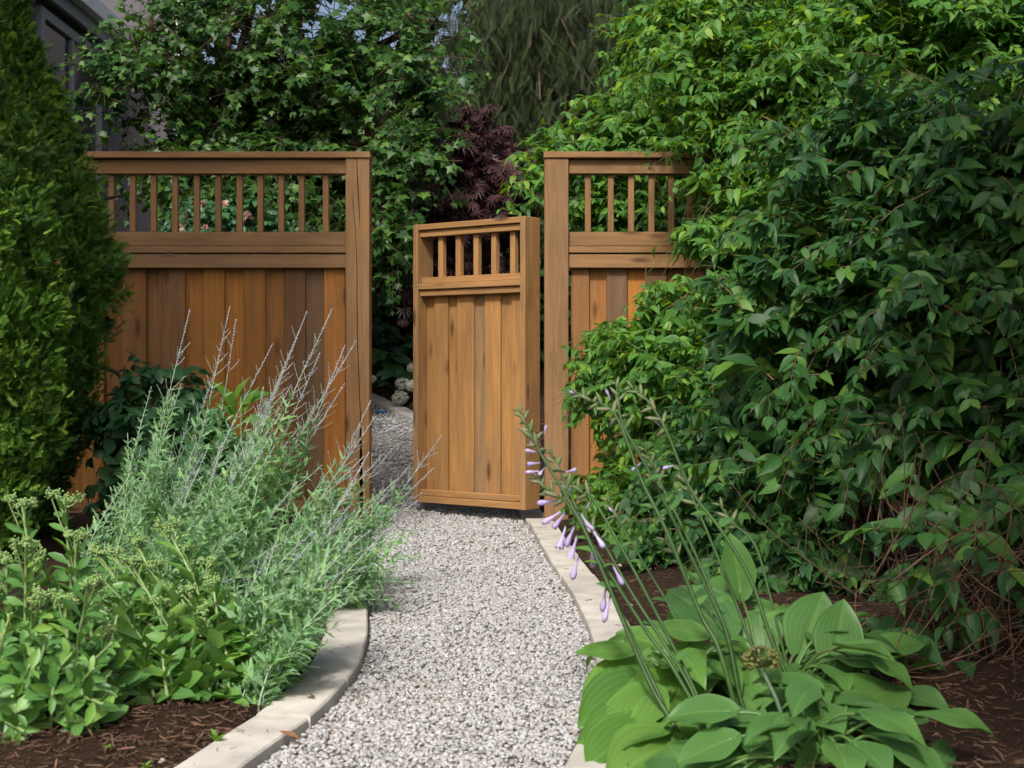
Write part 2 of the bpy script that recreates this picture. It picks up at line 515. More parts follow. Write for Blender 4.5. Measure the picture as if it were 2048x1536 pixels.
M_fines = plain_mat('stone_dust', (0.27, 0.255, 0.24), 0.95, 0.45, 90, 0.8, 0.01, 0.1)
py_ = np.arange(1.6, 15.6, 0.1)
PV, PQ = [], []
for Y in py_:
    a, b_ = xl(Y) - 0.01, xr(Y) + 0.01
    for t in np.linspace(0, 1, 7):
        PV.append((a + (b_ - a) * t, Y, base_z(Y) - 0.006 + 0.004 * math.sin(Y * 5 + t * 7)))
for i in range(len(py_) - 1):
    for j in range(6):
        PQ.append((i * 7 + j, i * 7 + j + 1, i * 7 + 8 + j, i * 7 + 7 + j))
path = link('gravel_path', mesh_np('gravel_path', PV, PQ, None, M_fines))
tag(path, 'curving pale gravel path running through the open gate', kind='structure')

# gravel stones
def gravel(n_, y0, y1, s0, s1, lift):
    Y = rng.uniform(y0, y1, n_)
    u = rng.random(n_)
    X = xl(Y) + 0.008 + (xr(Y) - xl(Y) - 0.016) * u
    S = rng.uniform(s0, s1, n_) * np.where(rng.random(n_) < 0.08, 1.4, 1.0)
    Z = base_z(Y) + rng.uniform(-0.004, lift, n_)
    return np.stack([X, Y, Z], 1), S
ph = (1 + 5 ** .5) / 2
ico = unit(np.array([(-1, ph, 0), (1, ph, 0), (-1, -ph, 0), (1, -ph, 0), (0, -1, ph), (0, 1, ph), (0, -1, -ph), (0, 1, -ph), (ph, 0, -1), (ph, 0, 1), (-ph, 0, -1), (-ph, 0, 1)]))
icoF = [(0, 11, 5), (0, 5, 1), (0, 1, 7), (0, 7, 10), (0, 10, 11), (1, 5, 9), (5, 11, 4), (11, 10, 2), (10, 7, 6), (7, 1, 8),
        (3, 9, 4), (3, 4, 2), (3, 2, 6), (3, 6, 8), (3, 8, 9), (4, 9, 5), (2, 4, 11), (6, 2, 10), (8, 6, 7), (9, 8, 1)]
M_gravel, n, l = new_mat('pea_gravel')
r = rnd_value(n, l)
cr = ramp(n, [(0.0, (0.351, 0.349, 0.344)), (0.28, (0.470, 0.475, 0.480)), (0.42, (0.293, 0.297, 0.299)), (0.55, (0.535, 0.543, 0.552)),
              (0.72, (0.402, 0.380, 0.353)), (0.8, (0.366, 0.319, 0.288)), (0.84, (0.499, 0.508, 0.519)), (0.94, (0.198, 0.194, 0.195)), (0.98, (0.381, 0.380, 0.383)), (1.0, (0.263, 0.190, 0.152))])
l.new(r, cr.inputs[0])
tc = n.new('ShaderNodeTexCoord')
nz = n.new('ShaderNodeTexNoise'); nz.inputs['Scale'].default_value = 260; nz.inputs['Detail'].default_value = 4
l.new(tc.outputs['Object'], nz.inputs['Vector'])
hs = n.new('ShaderNodeHueSaturation'); l.new(cr.outputs[0], hs.inputs['Color'])
l.new(math_node(n, l, 'ADD', math_node(n, l, 'MULTIPLY', nz.outputs['Fac'], 0.5), 0.72), hs.inputs['Value'])
p = n.new('ShaderNodeBsdfPrincipled'); p.inputs['Roughness'].default_value = 0.75; p.inputs['Specular IOR Level'].default_value = 0.25
l.new(hs.outputs[0], p.inputs['Base Color'])
o = n.new('ShaderNodeOutputMaterial'); l.new(p.outputs[0], o.inputs['Surface'])
ga = Acc()
shapes = []
for k in range(6):
    v = ico * (1 + rng.uniform(-0.25, 0.25, (12, 1))) * np.array([1.0, 0.80, 0.55])
    shapes.append(tpl(v, (), icoF))
for (n_, y0, y1, s0, s1, lift) in ((11500, 2.75, 4.6, .0045, .0095, .004), (12500, 4.6, 7.0, .0050, .0105, .004), (6800, 7.0, 9.4, .0066, .0125, .005), (4200, 9.4, 14.0, .010, .0170, .008)):
    P_, S_ = gravel(n_, y0, y1, s0, s1, lift)
    which = rng.integers(0, 6, n_)
    for k in range(6):
        s = which == k
        D = rng.normal(size=(s.sum(), 3)) * [1, 1, .35]
        add_inst(ga, shapes[k], frames(P_[s], D, rng.normal(size=(s.sum(), 3)) * .35 + [0, 0, 1], S_[s]))
g = ga.build('gravel', M_gravel)
tag(g, 'loose pale grey, white and tan gravel covering the path', kind='stuff')

# kerbs of sawn limestone
M_kerb = plain_mat('sawn_limestone', (0.50, 0.475, 0.43), 0.8, 0.22, 9, 0.15, 0.004, 0.25, 0.16, (1, 1, 1))
def kerb(name, fn, side, spans, label):
    root = bpy.data.objects.new(name, None); COL.objects.link(root)
    tag(root, label, kind='structure')
    for (y0, y1) in spans:
        Y = y0
        while Y < y1 - 0.12:
            L = min(random.uniform(0.42, 0.6), y1 - Y)
            ys = np.linspace(Y + 0.0045, Y + L - 0.0045, 5)
            V = []
            dz = random.uniform(-0.004, 0.004); dx = random.uniform(-0.004, 0.004)
            for yv in ys:
                x = fn(yv); t = unit(np.array([fn(yv + .02) - fn(yv - .02), .04]))
                nr = np.array([t[1], -t[0]]) * side
                for (w, z) in ((0, -.09), (0, .024), (.005, .029), (.136, .029), (.141, .024), (.141, -.09)):
                    V.append((x + dx + nr[0] * w, yv + nr[1] * w, base_z(yv) + z + dz))
            Q = []
            for i in range(4):
                for j in range(5):
                    f = (i * 6 + j, i * 6 + j + 1, i * 6 + 7 + j, i * 6 + 6 + j)
                    Q.append(f if side > 0 else f[::-1])
            for e in (0, 4):
                c = [e * 6 + k for k in range(6)]
                for f in ((c[0], c[1], c[4], c[5]), (c[1], c[2], c[3], c[4])):
                    Q.append(f if (e == 4) == (side > 0) else f[::-1])
            link('kerb_stone', mesh_np('kerb_stone', V, Q, None, M_kerb, False), root)
            Y += L
kerb('kerb', xl, -1, ((1.6, 8.37), (8.6, 14.5)), 'pale limestone kerb edging the gravel beside the sage and sedum bed')
kerb('kerb', xr, 1, ((1.6, 8.38), (8.6, 14.5)), 'pale limestone kerb edging the gravel beside the hosta bed')

# bark mulch slivers
M_bark = plain_mat('bark_sliver', (0.115, 0.068, 0.046), 0.9, 0.4, 60, 0.2, 0.003, 0.15, 1.5)
sl = []
for k in range(4):
    V, Q, T = chamfer_box(random.uniform(.06, .2), 1.0, 0.06, 0.0)
    V = V[[0, 3, 6, 9, 12, 15, 18, 21]]
    V[:, 2] += 0.25 * V[:, 1] ** 2 * random.uniform(-1, 1); V[:, 0] *= 1 - 0.5 * np.abs(V[:, 1])
    sl.append(tpl(V, [(0, 1, 3, 2), (4, 6, 7, 5), (0, 4, 5, 1), (2, 3, 7, 6), (0, 2, 6, 4), (1, 5, 7, 3)]))
ma = Acc()
def mulch(n_, x0, x1, y0, y1, s0=.008, s1=.042):
    X, Y = rng.uniform(x0, x1, n_), rng.uniform(y0, y1, n_)
    d = np.maximum(xl(Y) - X, X - xr(Y))
    k = d > np.where(rng.random(n_) < .05, .03, .143)
    X, Y, d = X[k], Y[k], d[k]
    S = s0 * (s1 / s0) ** (rng.random(len(X)) ** 1.6)
    P_ = np.stack([X, Y, np.where(d < .142, base_z(Y) + .031, ground_z(X, Y) + rng.uniform(0.0, 0.012, len(X)))], 1)
    D = rng.normal(size=P_.shape) * [1, 1, .22]
    add_inst(ma, sl[rng.integers(0, 4)], frames(P_, D, rng.normal(size=P_.shape) * .4 + [0, 0, 1], S))
for _ in range(3):
    mulch(4200, -1.9, -0.5, 2.7, 4.6)
    mulch(500, -2.2, -0.6, 4.6, 8.3)
    mulch(2200, 0.2, 2.3, 2.7, 5.0)
    mulch(1000, 0.2, 1.6, 5.0, 8.3)
    mulch(450, -2.0, 1.0, 9.0, 13.5, .03, .09)
tag(ma.build('bark_mulch', M_bark, None, (0, 0, 0), False), 'shredded brown bark chips spread over the beds', kind='stuff')

# ------------------------------------------------------------------ fences
FY = 8.40
PX = F / FY
def fx(px): return (px - 1024) / PX
def fz(py): return EYE - (py - HOR) / PX

def cracked_post(parent, x0, x1, y0, y1, z0, z1):
    """square post whose front face carries two long drying cracks"""
    c1 = [(315, 713), (378, 716), (432, 719), (458, 719.5)]
    c2 = [(405, 706), (465, 711), (534, 714), (672, 714.5), (865, 722), (960, 726)]
    rows = sorted(set(list(np.linspace(z0, z1, 26)) + [fz(c[0]) for c in c1 + c2]))
    V, Q = [], []
    cc = 0.004
    for z in rows:
        py = HOR + (EYE - z) * PX
        def groove(c, wmax):
            y_ = [a for a, _ in c]; x_ = [b_ for _, b_ in c]
            x = fx(np.interp(py, y_, x_)); inside = y_[0] - 1 <= py <= y_[-1]
            t = (py - y_[0]) / (y_[-1] - y_[0])
            w = wmax * (math.sin(math.pi * min(max(t, 0.12), 1)) ** 0.5 if inside else 0.0)
            if py <= y_[0] + 1 and y_[0] < 320: w = wmax * 0.7
            return x, w, min(w * 5, 0.03)
        g2 = groove(c2, .0056); g1 = groove(c1, .0060)
        pr = [(x0, y0 + cc), (x0 + cc, y0)]
        for (gx_, w, d) in (g2, g1):
            pr += [(gx_ - w / 2 - 1e-5, y0), (gx_, y0 + d), (gx_ + w / 2 + 1e-5, y0)]
        pr += [(x1 - cc, y0), (x1, y0 + cc), (x1, y1), (x0, y1)]
        k = len(pr)
        V += [(a, b_, z) for a, b_ in pr]
    for i in range(len(rows) - 1):
        for j in range(k):
            Q.append((i * k + j, i * k + (j + 1) % k, (i + 1) * k + (j + 1) % k, (i + 1) * k + j))
    e = (len(rows) - 1) * k
    T = [(e + j, e + (j + 1) % k, e + k - 1) for j in range(k - 2)]
    o = link('post', mesh_np('post', np.array(V) , Q, T, M_wv, False), parent)
    o['label'] = 'post at the gate opening with a long dark drying crack'
    return o

def fence(label, p0, span, posts, balusters, boards, cracked):
    base = np.array([fx(p0), FY, 0.0])
    t = thing('wooden_fence', tuple(base), label, 'fence', 'stained wooden fence panels beside the gate')
    def bx(name, x0, x1, d0, d1, z0, z1, mat):
        return box_part(name, x0 - base[0], x1 - base[0], d0, d1, z0, z1, mat, t)
    a, b_ = span
    for k, (q0, q1) in enumerate(posts):
        if cracked and k == 0:
            o = cracked_post(t, fx(q0), fx(q1), FY, FY + .14, -0.1, fz(316))
            o.location = tuple(-base)
        else:
            bx('post', fx(q0), fx(q1), 0, .14, -0.1, fz(316), M_wv)
    lo, hi = min(p[0] for p in posts), max(p[1] for p in posts)
    bx('cap_rail', fx(lo) - .005, fx(hi) + .005, -.012, .152, fz(315.8), fz(303.5), M_wh)
    e = 0.0015
    bx('top_rail', fx(a) + e, fx(b_) - e, .028, .112, fz(346), fz(318), M_wh)
    bx('middle_rail', fx(a) + e, fx(b_) - e, .036, .104, fz(491), fz(462.5), M_wh)
    bx('trim_strip', fx(a) + e, fx(b_) - e, .022, .118, fz(505), fz(492), M_wh)
    bx('lower_rail', fx(a) + e, fx(b_) - e, .030, .070, fz(535), fz(508), M_wh)
    bx('bottom_rail', fx(a) + e, fx(b_) - e, .030, .070, fz(1031), fz(1003), M_wh)
    for c in balusters:
        j = random.uniform(-1, 1)
        bx('baluster', fx(c - 6) , fx(c + 6), .055, .090, fz(462.2), fz(346.3), M_wv)
    for (q0, q1, proud) in boards:
        ext = 0 if proud else 5
        d = .072 if proud else .0945
        d += random.uniform(0, .003)
        bx('board', fx(q0 - ext) + .0015, fx(q1 + ext) - .0015, d, d + .019, fz(1037) , fz(512), M_board)
    return t

bl = [(644, 688, 1)]
xs = [237, 286, 319, 365, 401, 445, 482, 527, 564, 608, 644]
bl += [(xs[i], xs[i + 1], 1 - i % 2) for i in range(len(xs) - 1)]
q = 237
while q > -70:
    bl.append((q - 36, q, 0)); bl.append((q - 81, q - 36, 1)); q -= 81
bal_l = [649, 600, 559, 517, 475, 432, 389, 345, 302, 260, 217] + list(range(174, -60, -43))
fence('tall stained cedar fence with spindle top behind the sage, cracked post at the gate opening', 715, (-98, 691),
      [(691, 739), (-146, -98)], bal_l, bl, True)
br = [(1142, 1180.5, 1), (1181.5, 1214, 0), (1214, 1257, 1)]
q = 1257; k = 0
while q < 2160:
    w = 36 if k % 2 == 0 else 44
    br.append((q, min(q + w, 2166), k % 2)); q += w; k += 1
bal_r = [1177, 1223, 1264, 1305, 1345, 1383] + list(range(1425, 2160, 42))
fence('tall stained cedar fence with spindle top half hidden by the leafy shrub', 1113, (1137, 2170),
      [(1089, 1137), (2170, 2218)], bal_r, br, False)

# ------------------------------------------------------------------ gate, swung away
TH = R(37.7); GW = .866; GT = .148
gate = thing('wooden_gate', (.075, 8.40, .0716), 'honey brown wooden garden gate standing open, five short spindles above its boards', 'gate', None, -TH)
H = 1.707
def gb(name, x0, x1, y0, y1, z0, z1, mat): return box_part(name, x0, x1, y0, y1, z0, z1, mat, gate)
ST = .038
gb('stile', -ST, 0, 0, GT, 0, H, M_gv)
gb('stile', -GW, -GW + ST, 0, GT, 0, H, M_gv)
i0, i1 = -GW + ST + .001, -ST - .001
gb('top_rail', i0, i1, 0.004, GT - .004, H - .036, H - .001, M_gh)
gb('upper_rail', i0, i1, .022, .06, H - .078, H - .040, M_gh)
gb('middle_rail', i0, i1, .034, .105, H - .364, H - .326, M_gh)
gb('trim_strip', i0, i1, .006, .125, H - .401, H - .366, M_gh)
gb('lower_rail', i0, i1, .022, .06, H - .441, H - .405, M_gh)
gb('bottom_rail', i0, i1, .016, .06, .044, .080, M_gh)
gb('bottom_strip', i0, i1, .006, GT - .02, .001, .042, M_gh)
def gx_at(px):
    """local x on the gate front for a pixel column"""
    k = (px - 1024) / F
    # (.075 + u c, 8.4 - u s), u negative
    return (k * 8.4 - .075) / (math.cos(TH) + k * math.sin(TH))
for c in (879, 914, 950, 986, 1024):
    x = gx_at(c) - .035
    gb('baluster', x - .0185, x + .0185, .048, .085, H - .3255, H - .0785, M_gv)
bd = [(847, 866, 0), (866, 894, 1), (894, 912, 0), (912, 946, 1), (946, 968, 0), (968, 1000, 1), (1000, 1022, 0), (1022, 1045, 1)]
for (q0, q1, proud) in bd:
    d = .064 if proud else .0835
    d += random.uniform(0, .0015)
    x0, x1 = gx_at(q0) - d * .77, gx_at(q1) - d * .77
    if not proud: x0 -= .014; x1 += .014
    if q0 == 847: x0 = i0
    if q1 == 1045: x1 = i1
    x0 = max(x0, i0)
    gb('board', x0 + .001, min(x1, i1) - .001, d, d + .018, .012, H - .41, M_gboard)

# ------------------------------------------------------------------ foliage helpers
UP = np.array([0, 0, 1.0])
CAMP = np.array([0, 0, EYE])

def best_visible(M, nmax):
    """indices of the leaves that show largest in the picture"""
    C = M[:, :, 3] + 0.5 * M[:, :, 1]
    Y = np.maximum(C[:, 1], 0.3)
    px = C[:, 0] / Y * F + 1024
    py = HOR - (C[:, 2] - EYE) / Y * F
    inside = (px > 0) & (px < 2048) & (py > 0) & (py < 1536)
    cell = (px // 14).astype(int) * 1000 + (py // 14).astype(int)
    order = np.argsort(Y)
    _, first = np.unique(cell[order], return_index=True)
    near = dict(zip(cell[order][first], Y[order][first]))
    front = np.array([near[c] for c in cell])
    L = np.linalg.norm(M[:, :, 1], axis=1)
    W = np.linalg.norm(M[:, :, 0], axis=1)
    nrm = unit(M[:, :, 2]); view = unit(CAMP - C)
    face = np.abs((nrm * view).sum(1)) * 0.8 + 0.2
    score = np.where(inside & (Y <= front + 0.04), L * W / Y ** 2 * face, 0)
    o = np.argsort(-score)[:nmax]
    return o[score[o] > 0]

def leaf_objects(parent, base, meshes, M, nmax=300, name='leaf'):
    """places the largest leaves as objects; returns a mask of the ones left over"""
    pick = best_visible(M, nmax)
    for i in pick:
        o = bpy.data.objects.new(name, meshes[i % len(meshes)])
        COL.objects.link(o); o.parent = parent
        m = M[i]
        o.matrix_basis = Matrix(((m[0, 0], m[0, 1], m[0, 2], m[0, 3] - base[0]), (m[1, 0], m[1, 1], m[1, 2], m[1, 3] - base[1]),
                                 (m[2, 0], m[2, 1], m[2, 2], m[2, 3] - base[2]), (0, 0, 0, 1)))
    rest = np.ones(len(M), bool); rest[pick] = False
    return rest

def joined(name, parent, base, tpls, M, mat, smooth=True, rnd=None):
    a = Acc()
    w = np.arange(len(M)) % len(tpls)
    for k, t in enumerate(tpls):
        add_inst(a, t, M[w == k], None if rnd is None else rnd[w == k])
    if not a.n: return None
    o = a.build(name, mat, parent, base, smooth)
    o['kind'] = 'stuff'
    return o

def cloud(ells, n_, shell=(0.72, 1.03), face=0.45, lump=0.16):
    """points and outward directions on the near shell of several ellipsoids (cx,cy,cz,rx,ry,rz)"""
    ells = np.asarray(ells, float)
    area = (ells[:, 3] * ells[:, 5]); area /= area.sum()
    w = rng.choice(len(ells), n_, p=area)
    d = unit(rng.normal(size=(n_, 3)))
    fl = d[:, 1] > face
    d[fl, 1] *= -1
    rad = rng.uniform(shell[0] ** 2, shell[1] ** 2, n_) ** 0.5
    lm = 1 + lump * np.sin(d[:, 0] * 5.1 + ells[w, 0] * 7 + d[:, 2] * 2.0) * np.sin(d[:, 2] * 5.7 + ells[w, 2] * 5 + d[:, 0] * 2.2)
    e = ells[w]
    P = e[:, :3] + d * e[:, 3:6] * (rad * lm)[:, None]
    o = unit(d / e[:, 3:6])
    return P, o

def sprays(P, D, L, droop, npair, llen, lwid, spread=0.85, along=0.45, hang=0.45, flat=0.8, noise=0.28, upn=0.75, start=0.12, alt=False):
    """leaf matrices and twig paths for k twigs"""
    k = len(P)
    D = unit(D)
    Ms, paths = [], []
    ts = np.linspace(start, 1.0, npair)
    down = -UP[None]
    for j, t in enumerate(ts):
        pos = P + D * (L * t)[:, None] + down * (droop * L * t * t)[:, None]
        tan = unit(D + down * (2 * droop * t)[:, None])
        side = unit(np.cross(tan, UP[None] + rng.normal(size=(k, 3)) * 0.12))
        vert = np.cross(side, tan)
        if j % 2: sd = unit(side * flat + vert * (1 - flat))
        else: sd = unit(side * flat - vert * (1 - flat))
        sc = 0.55 + 0.75 * math.sin(math.pi * min(1, 0.22 + 0.66 * t))
        for sg in (-1, 1):
            if alt and (j % 2 == 0) == (sg > 0): continue
            dr = tan * along + sd * sg * spread + down * (hang * rng.uniform(0.3, 1.5, k))[:, None] + rng.normal(size=(k, 3)) * noise
            nm = UP[None] * upn + rng.normal(size=(k, 3)) * noise * 1.2 + D * 0.35 - np.array([[0, .25, 0]])
            s = llen * sc * rng.uniform(0.55, 1.25, k)
            Ms.append(frames(pos, dr, nm, np.stack([s * lwid, s, s], 1)))
    tan = unit(D + down * 2 * droop if np.isscalar(droop) else D + down * (2 * droop)[:, None])
    tip = P + D * L[:, None] + down * (droop * L)[:, None]
    Ms.append(frames(tip, tan + rng.normal(size=(k, 3)) * noise, UP[None] + rng.normal(size=(k, 3)) * noise, np.stack([llen * lwid * .8, llen * .8, llen * .8], 1)))
    tt = np.linspace(0, 1, 4)
    for i in range(k):
        paths.append(P[i] + np.outer(tt * L[i], D[i]) - np.outer(np.broadcast_to(droop, (k,))[i] * L[i] * tt ** 2, UP))
    return np.concatenate(Ms), paths

def twig_mesh(parent, base, paths, r0, mat, name='twigs'):
    a = Acc()
    for p_ in paths:
        V, Q, T = tube(p_, np.linspace(r0, r0 * 0.4, len(p_)), 3, False)
        a.add(V, Q, T, random.random())
    o = a.build(name, mat, parent, base)
    o['kind'] = 'stuff'
    return o

def branch(parent, base, pts, r0, r1, mat, name='branch', n=6, k=4):
    p_ = smooth_path(pts, k)
    a = Acc(); V, Q, T = tube(p_, np.linspace(r0, r1, len(p_)), n)
    a.add(V, Q, T, 0.5)
    return a.build(name, mat, parent, base)

GAPS = [(478, 76, 26), (529, 14, 24), (620, 54, 24), (676, 4, 34), (420, 107, 26), (432, 190, 20), (778, 80, 24), (883, 49, 26),
        (898, 75, 24), (905, 130, 30), (915, 30, 30), (720, 70, 16), (560, 120, 14), (860, 90, 18), (640, 10, 22), (500, 45, 16)]
def thin(M, keep=0.04):
    """crowns are thinner where the sky shows between their branches"""
    C = M[:, :, 3] + 0.5 * M[:, :, 1]
    px = C[:, 0] / C[:, 1] * F + 1024; py = HOR - (C[:, 2] - EYE) / C[:, 1] * F
    k = np.ones(len(M), bool)
    for (a, b_, r_) in GAPS:
        k &= ((px - a) ** 2 + (py - b_) ** 2 > (r_ * 1.1) ** 2) | (rng.random(len(M)) < keep)
    k &= ~((px > 185) & (px < 352) & (py < 305) & (rng.random(len(M)) < .6))      # open twigs in front of the house wall
    return M[k]

def E(px, py, rx, rz, Y, ry):
    """ellipsoid from its place in the picture and its distance"""
    c = at(px, py, Y)
    return (c[0], c[1], c[2], rx / F * Y, ry, rz / F * Y)

# leaf outlines
oval = lambda t: math.sin(math.pi * min(1, t ** 0.8)) ** 0.85 if t < 1 else 0
acum = lambda t: (math.sin(math.pi * t ** 0.72) ** 0.9) * (1 - 0.35 * max(0, t - .7) / .3) if 0 < t < 1 else 0
obov = lambda t: math.sin(math.pi * t ** 1.25) ** 0.8 if 0 < t < 1 else (0.12 if t == 0 else 0.1)
lanc = lambda t: math.sin(math.pi * t ** 0.75) if 0 < t < 1 else 0.06
heart = lambda t: (min(1.0, (t / .18)) ** .5 * (1 - t) ** .72 * 1.16 + 0.0) if t < 1 else 0.0

T_shrub = [leaf_tpl(0.22, acum, 5, 2, 0.35, 0.5), leaf_tpl(0.20, acum, 5, 2, 0.55, 0.8, 0, 0, 6, 0, 0.3), leaf_tpl(0.235, acum, 5, 2, 0.25, 0.25, 0, 0, 6, 0, -0.25)]
T_shrubc = [leaf_tpl(0.22, acum, 5, 1, 0, 0.5), leaf_tpl(0.20, acum, 4, 2, 0.55, 0.8, 0, 0, 6, 0, 0.3), leaf_tpl(0.235, acum, 5, 1, 0, 0.25, 0, 0, 6, 0, -0.35)]
T_dark = [leaf_tpl(.25, acum, 3, 1, 0, .5)]
def maple_tpl(cut=0.45, lobes=5, droop=0.3):
    pts = [(0, 0, 0)]
    angs = np.linspace(-120, 120, lobes * 2 - 1) if lobes > 3 else np.linspace(-80, 80, lobes * 2 - 1)
    for i, a in enumerate(angs):
        tip = i % 2 == 0
        c = abs(i - (lobes - 1)) / (lobes - 1)
        r_ = (0.72 - 0.3 * c) if tip else (0.72 - 0.3 * c) * cut
        x, y = r_ * math.sin(R(a)), 0.28 + r_ * math.cos(R(a))
        pts.append((x, y, -droop * (x * x + (y - .28) ** 2) + (0.05 if tip else 0)))
    pts[0] = (0, 0.28, 0.04)
    T = [(0, i + 1, i) for i in range(1, len(pts) - 1)]
    base = len(pts)
    pts += [(-0.012, 0, 0.0), (0.012, 0, 0.0)]
    T += [(base, base + 1, 0)]
    UV = [(0.5 + p_[0] * .5, p_[1]) for p_ in pts]
    return tpl(pts, (), T, UV)
T_maple = [maple_tpl(0.66, 5, 0.3), maple_tpl(0.6, 5, 0.7), maple_tpl(0.62, 3, 0.5)]
def lace_tpl():
    V, Q = [], []
    for i, a in enumerate((-95, -60, -30, 0, 30, 60, 95)):
        L = 0.9 - 0.0035 * abs(a); ca, sa = math.cos(R(a)), math.sin(R(a)); w = 0.075
        for (u, v, z) in ((0, 0, 0), (L * .5, -w, -.03), (L, 0, -.25 * L), (L * .5, w, -.03)):
            V.append((u * sa + v * ca, u * ca - v * sa, z))
        Q.append((i * 4, i * 4 + 1, i * 4 + 2, i * 4 + 3))
    return tpl(V, Q)
T_lace = [lace_tpl()]
def fan_tpl(pairs=6, w=0.06, sub=True, droop=0.1, L0=0.5):
    """flat scale-leaf spray"""
    V, Q = [], []
    def blade(p, a, L, w_):
        ca, sa = math.cos(a), math.sin(a)
        k = len(V)
        for (u, v) in ((0, -w_), (L, 0), (0, w_)):
            x, y = p[0] + u * sa + v * ca, p[1] + u * ca - v * sa
            V.append((x, y, -droop * (x * x + y * y) + random.uniform(-.02, .02)))
        Q.append((k, k + 1, k + 2))
    blade((0, 0), 0, 1.0, w * .7)
    for i in range(pairs):
        t = 0.08 + 0.8 * i / pairs
        for sg in (-1, 1):
            a = sg * R(48 - 14 * t); L = L0 * (1 - t * 0.72)
            blade((0, t), a, L, w)
            if sub and L > 0.22:
                q = (L * .45 * math.sin(a), t + L * .45 * math.cos(a))
                blade(q, a - R(38), L * .5, w * .8)
                blade(q, a + R(38), L * .5, w * .8)
    return tpl(V, (), Q)
T_fan = [fan_tpl(4, 0.055, False, 0.1, .40), fan_tpl(4, 0.06, False, -.2, .36), fan_tpl(5, 0.05, False, 0.4, .42)]
T_fanw = [fan_tpl(6, 0.085), fan_tpl(5, 0.09)]
def needle_tpl(n_=9, L=0.16):
    """hanging conifer twig with rows of needles"""
    V, Q = [], []
    for i in range(n_):
        t = i / n_
        for sg in (-1, 1):
            for zz in (-.5, .6):
                k = len(V); w = 0.026
                ll = L * (1 - .4 * t)
                for (u, v) in ((0, -w), (ll, 0), (0, w)):
                    V.append((sg * u * .85 , t + u * .8 + v, zz * u * .6 - 0.02))
                Q.append((k, k + 1, k + 2))
    k = len(V)
    V += [(-.012, 0, 0), (.012, 0, 0), (.008, 1.05, 0), (-.008, 1.05, 0)]
    Q += [(k, k + 1, k + 2), (k, k + 2, k + 3)]
    return tpl(V, (), Q)
T_needle = [needle_tpl(9, .13), needle_tpl(8, .17)]

M_bark1 = plain_mat('grey_brown_bark', (0.085, 0.06, 0.045), 0.9, 0.4, 30, 0.6, 0.01, 0.1, 0.2, (1, 1, .3))
M_twig = plain_mat('twig_bark', (0.15, 0.095, 0.06), 0.8, 0.3, 40, 0.1, 0.002, 0.2, 0.6)
M_gtwig = plain_mat('green_twig', (0.10, 0.12, 0.04), 0.7, 0.2, 40, 0.0, 0.002, 0.2, 0.5)
M_shrub = leaf_mat('shaded_shrub_leaf', [(0.0, (0.018, 0.066, 0.024)), (0.5, (0.031, 0.106, 0.029)), (0.85, (0.053, 0.156, 0.033)), (1.0, (0.107, 0.232, 0.033))], 0.48, 0.30, 0.22, 6, 0.3, 0.32)  # the same leaf in shade, the shade put into a darker colour
M_shrubl = leaf_mat('sunlit_shrub_leaf', [(0.0, (0.037, 0.127, 0.026)), (0.5, (0.065, 0.193, 0.033)), (0.85, (0.105, 0.264, 0.039)), (1.0, (0.199, 0.341, 0.033))], 0.5, 0.34, 0.22, 6, 0.3, 0.32)  # sunlit copy of that leaf, sunlight put into a lighter colour
M_maple = leaf_mat('maple_leaf', [(0.0, (0.018, 0.062, 0.018)), (0.5, (0.030, 0.098, 0.020)), (0.85, (0.055, 0.15, 0.025)), (1.0, (0.10, 0.20, 0.03))], 0.45, 0.30, 0.15, 4, 0.25, 0.38)
M_lace = leaf_mat('purple_lace_leaf', [(0.0, (0.026, 0.011, 0.013)), (0.6, (0.053, 0.022, 0.026)), (1.0, (0.098, 0.045, 0.041))], 0.5, 0.2, 0.0, 4, 0.2, 0.35)
M_thuja = leaf_mat('cedar_scale_leaf', [(0.0, (0.017, 0.059, 0.016)), (0.4, (0.038, 0.116, 0.023)), (0.8, (0.090, 0.217, 0.029)), (1.0, (0.202, 0.362, 0.034))], 0.6, 0.22, 0.0, 4, 0.15, 0.25)
M_spruce = leaf_mat('spruce_needle', [(0.0, (0.010, 0.019, 0.008)), (0.5, (0.024, 0.040, 0.014)), (1.0, (0.050, 0.074, 0.022))], 0.6, 0.12, 0.0, 4, 0.1, 0.25)
M_back = leaf_mat('woodland_leaf', [(0.0, (0.014, 0.048, 0.016)), (0.6, (0.028, 0.080, 0.020)), (1.0, (0.06, 0.12, 0.03))], 0.5, 0.25, 0.1, 4, 0.2, 0.3)
L_shrub = [tpl_mesh('leaf', t, M_shrub) for t in T_shrub]
L_shrubl = [tpl_mesh('leaf', t, M_shrubl) for t in T_shrub]
L_maple = [tpl_mesh('leaf', t, M_maple) for t in T_maple]

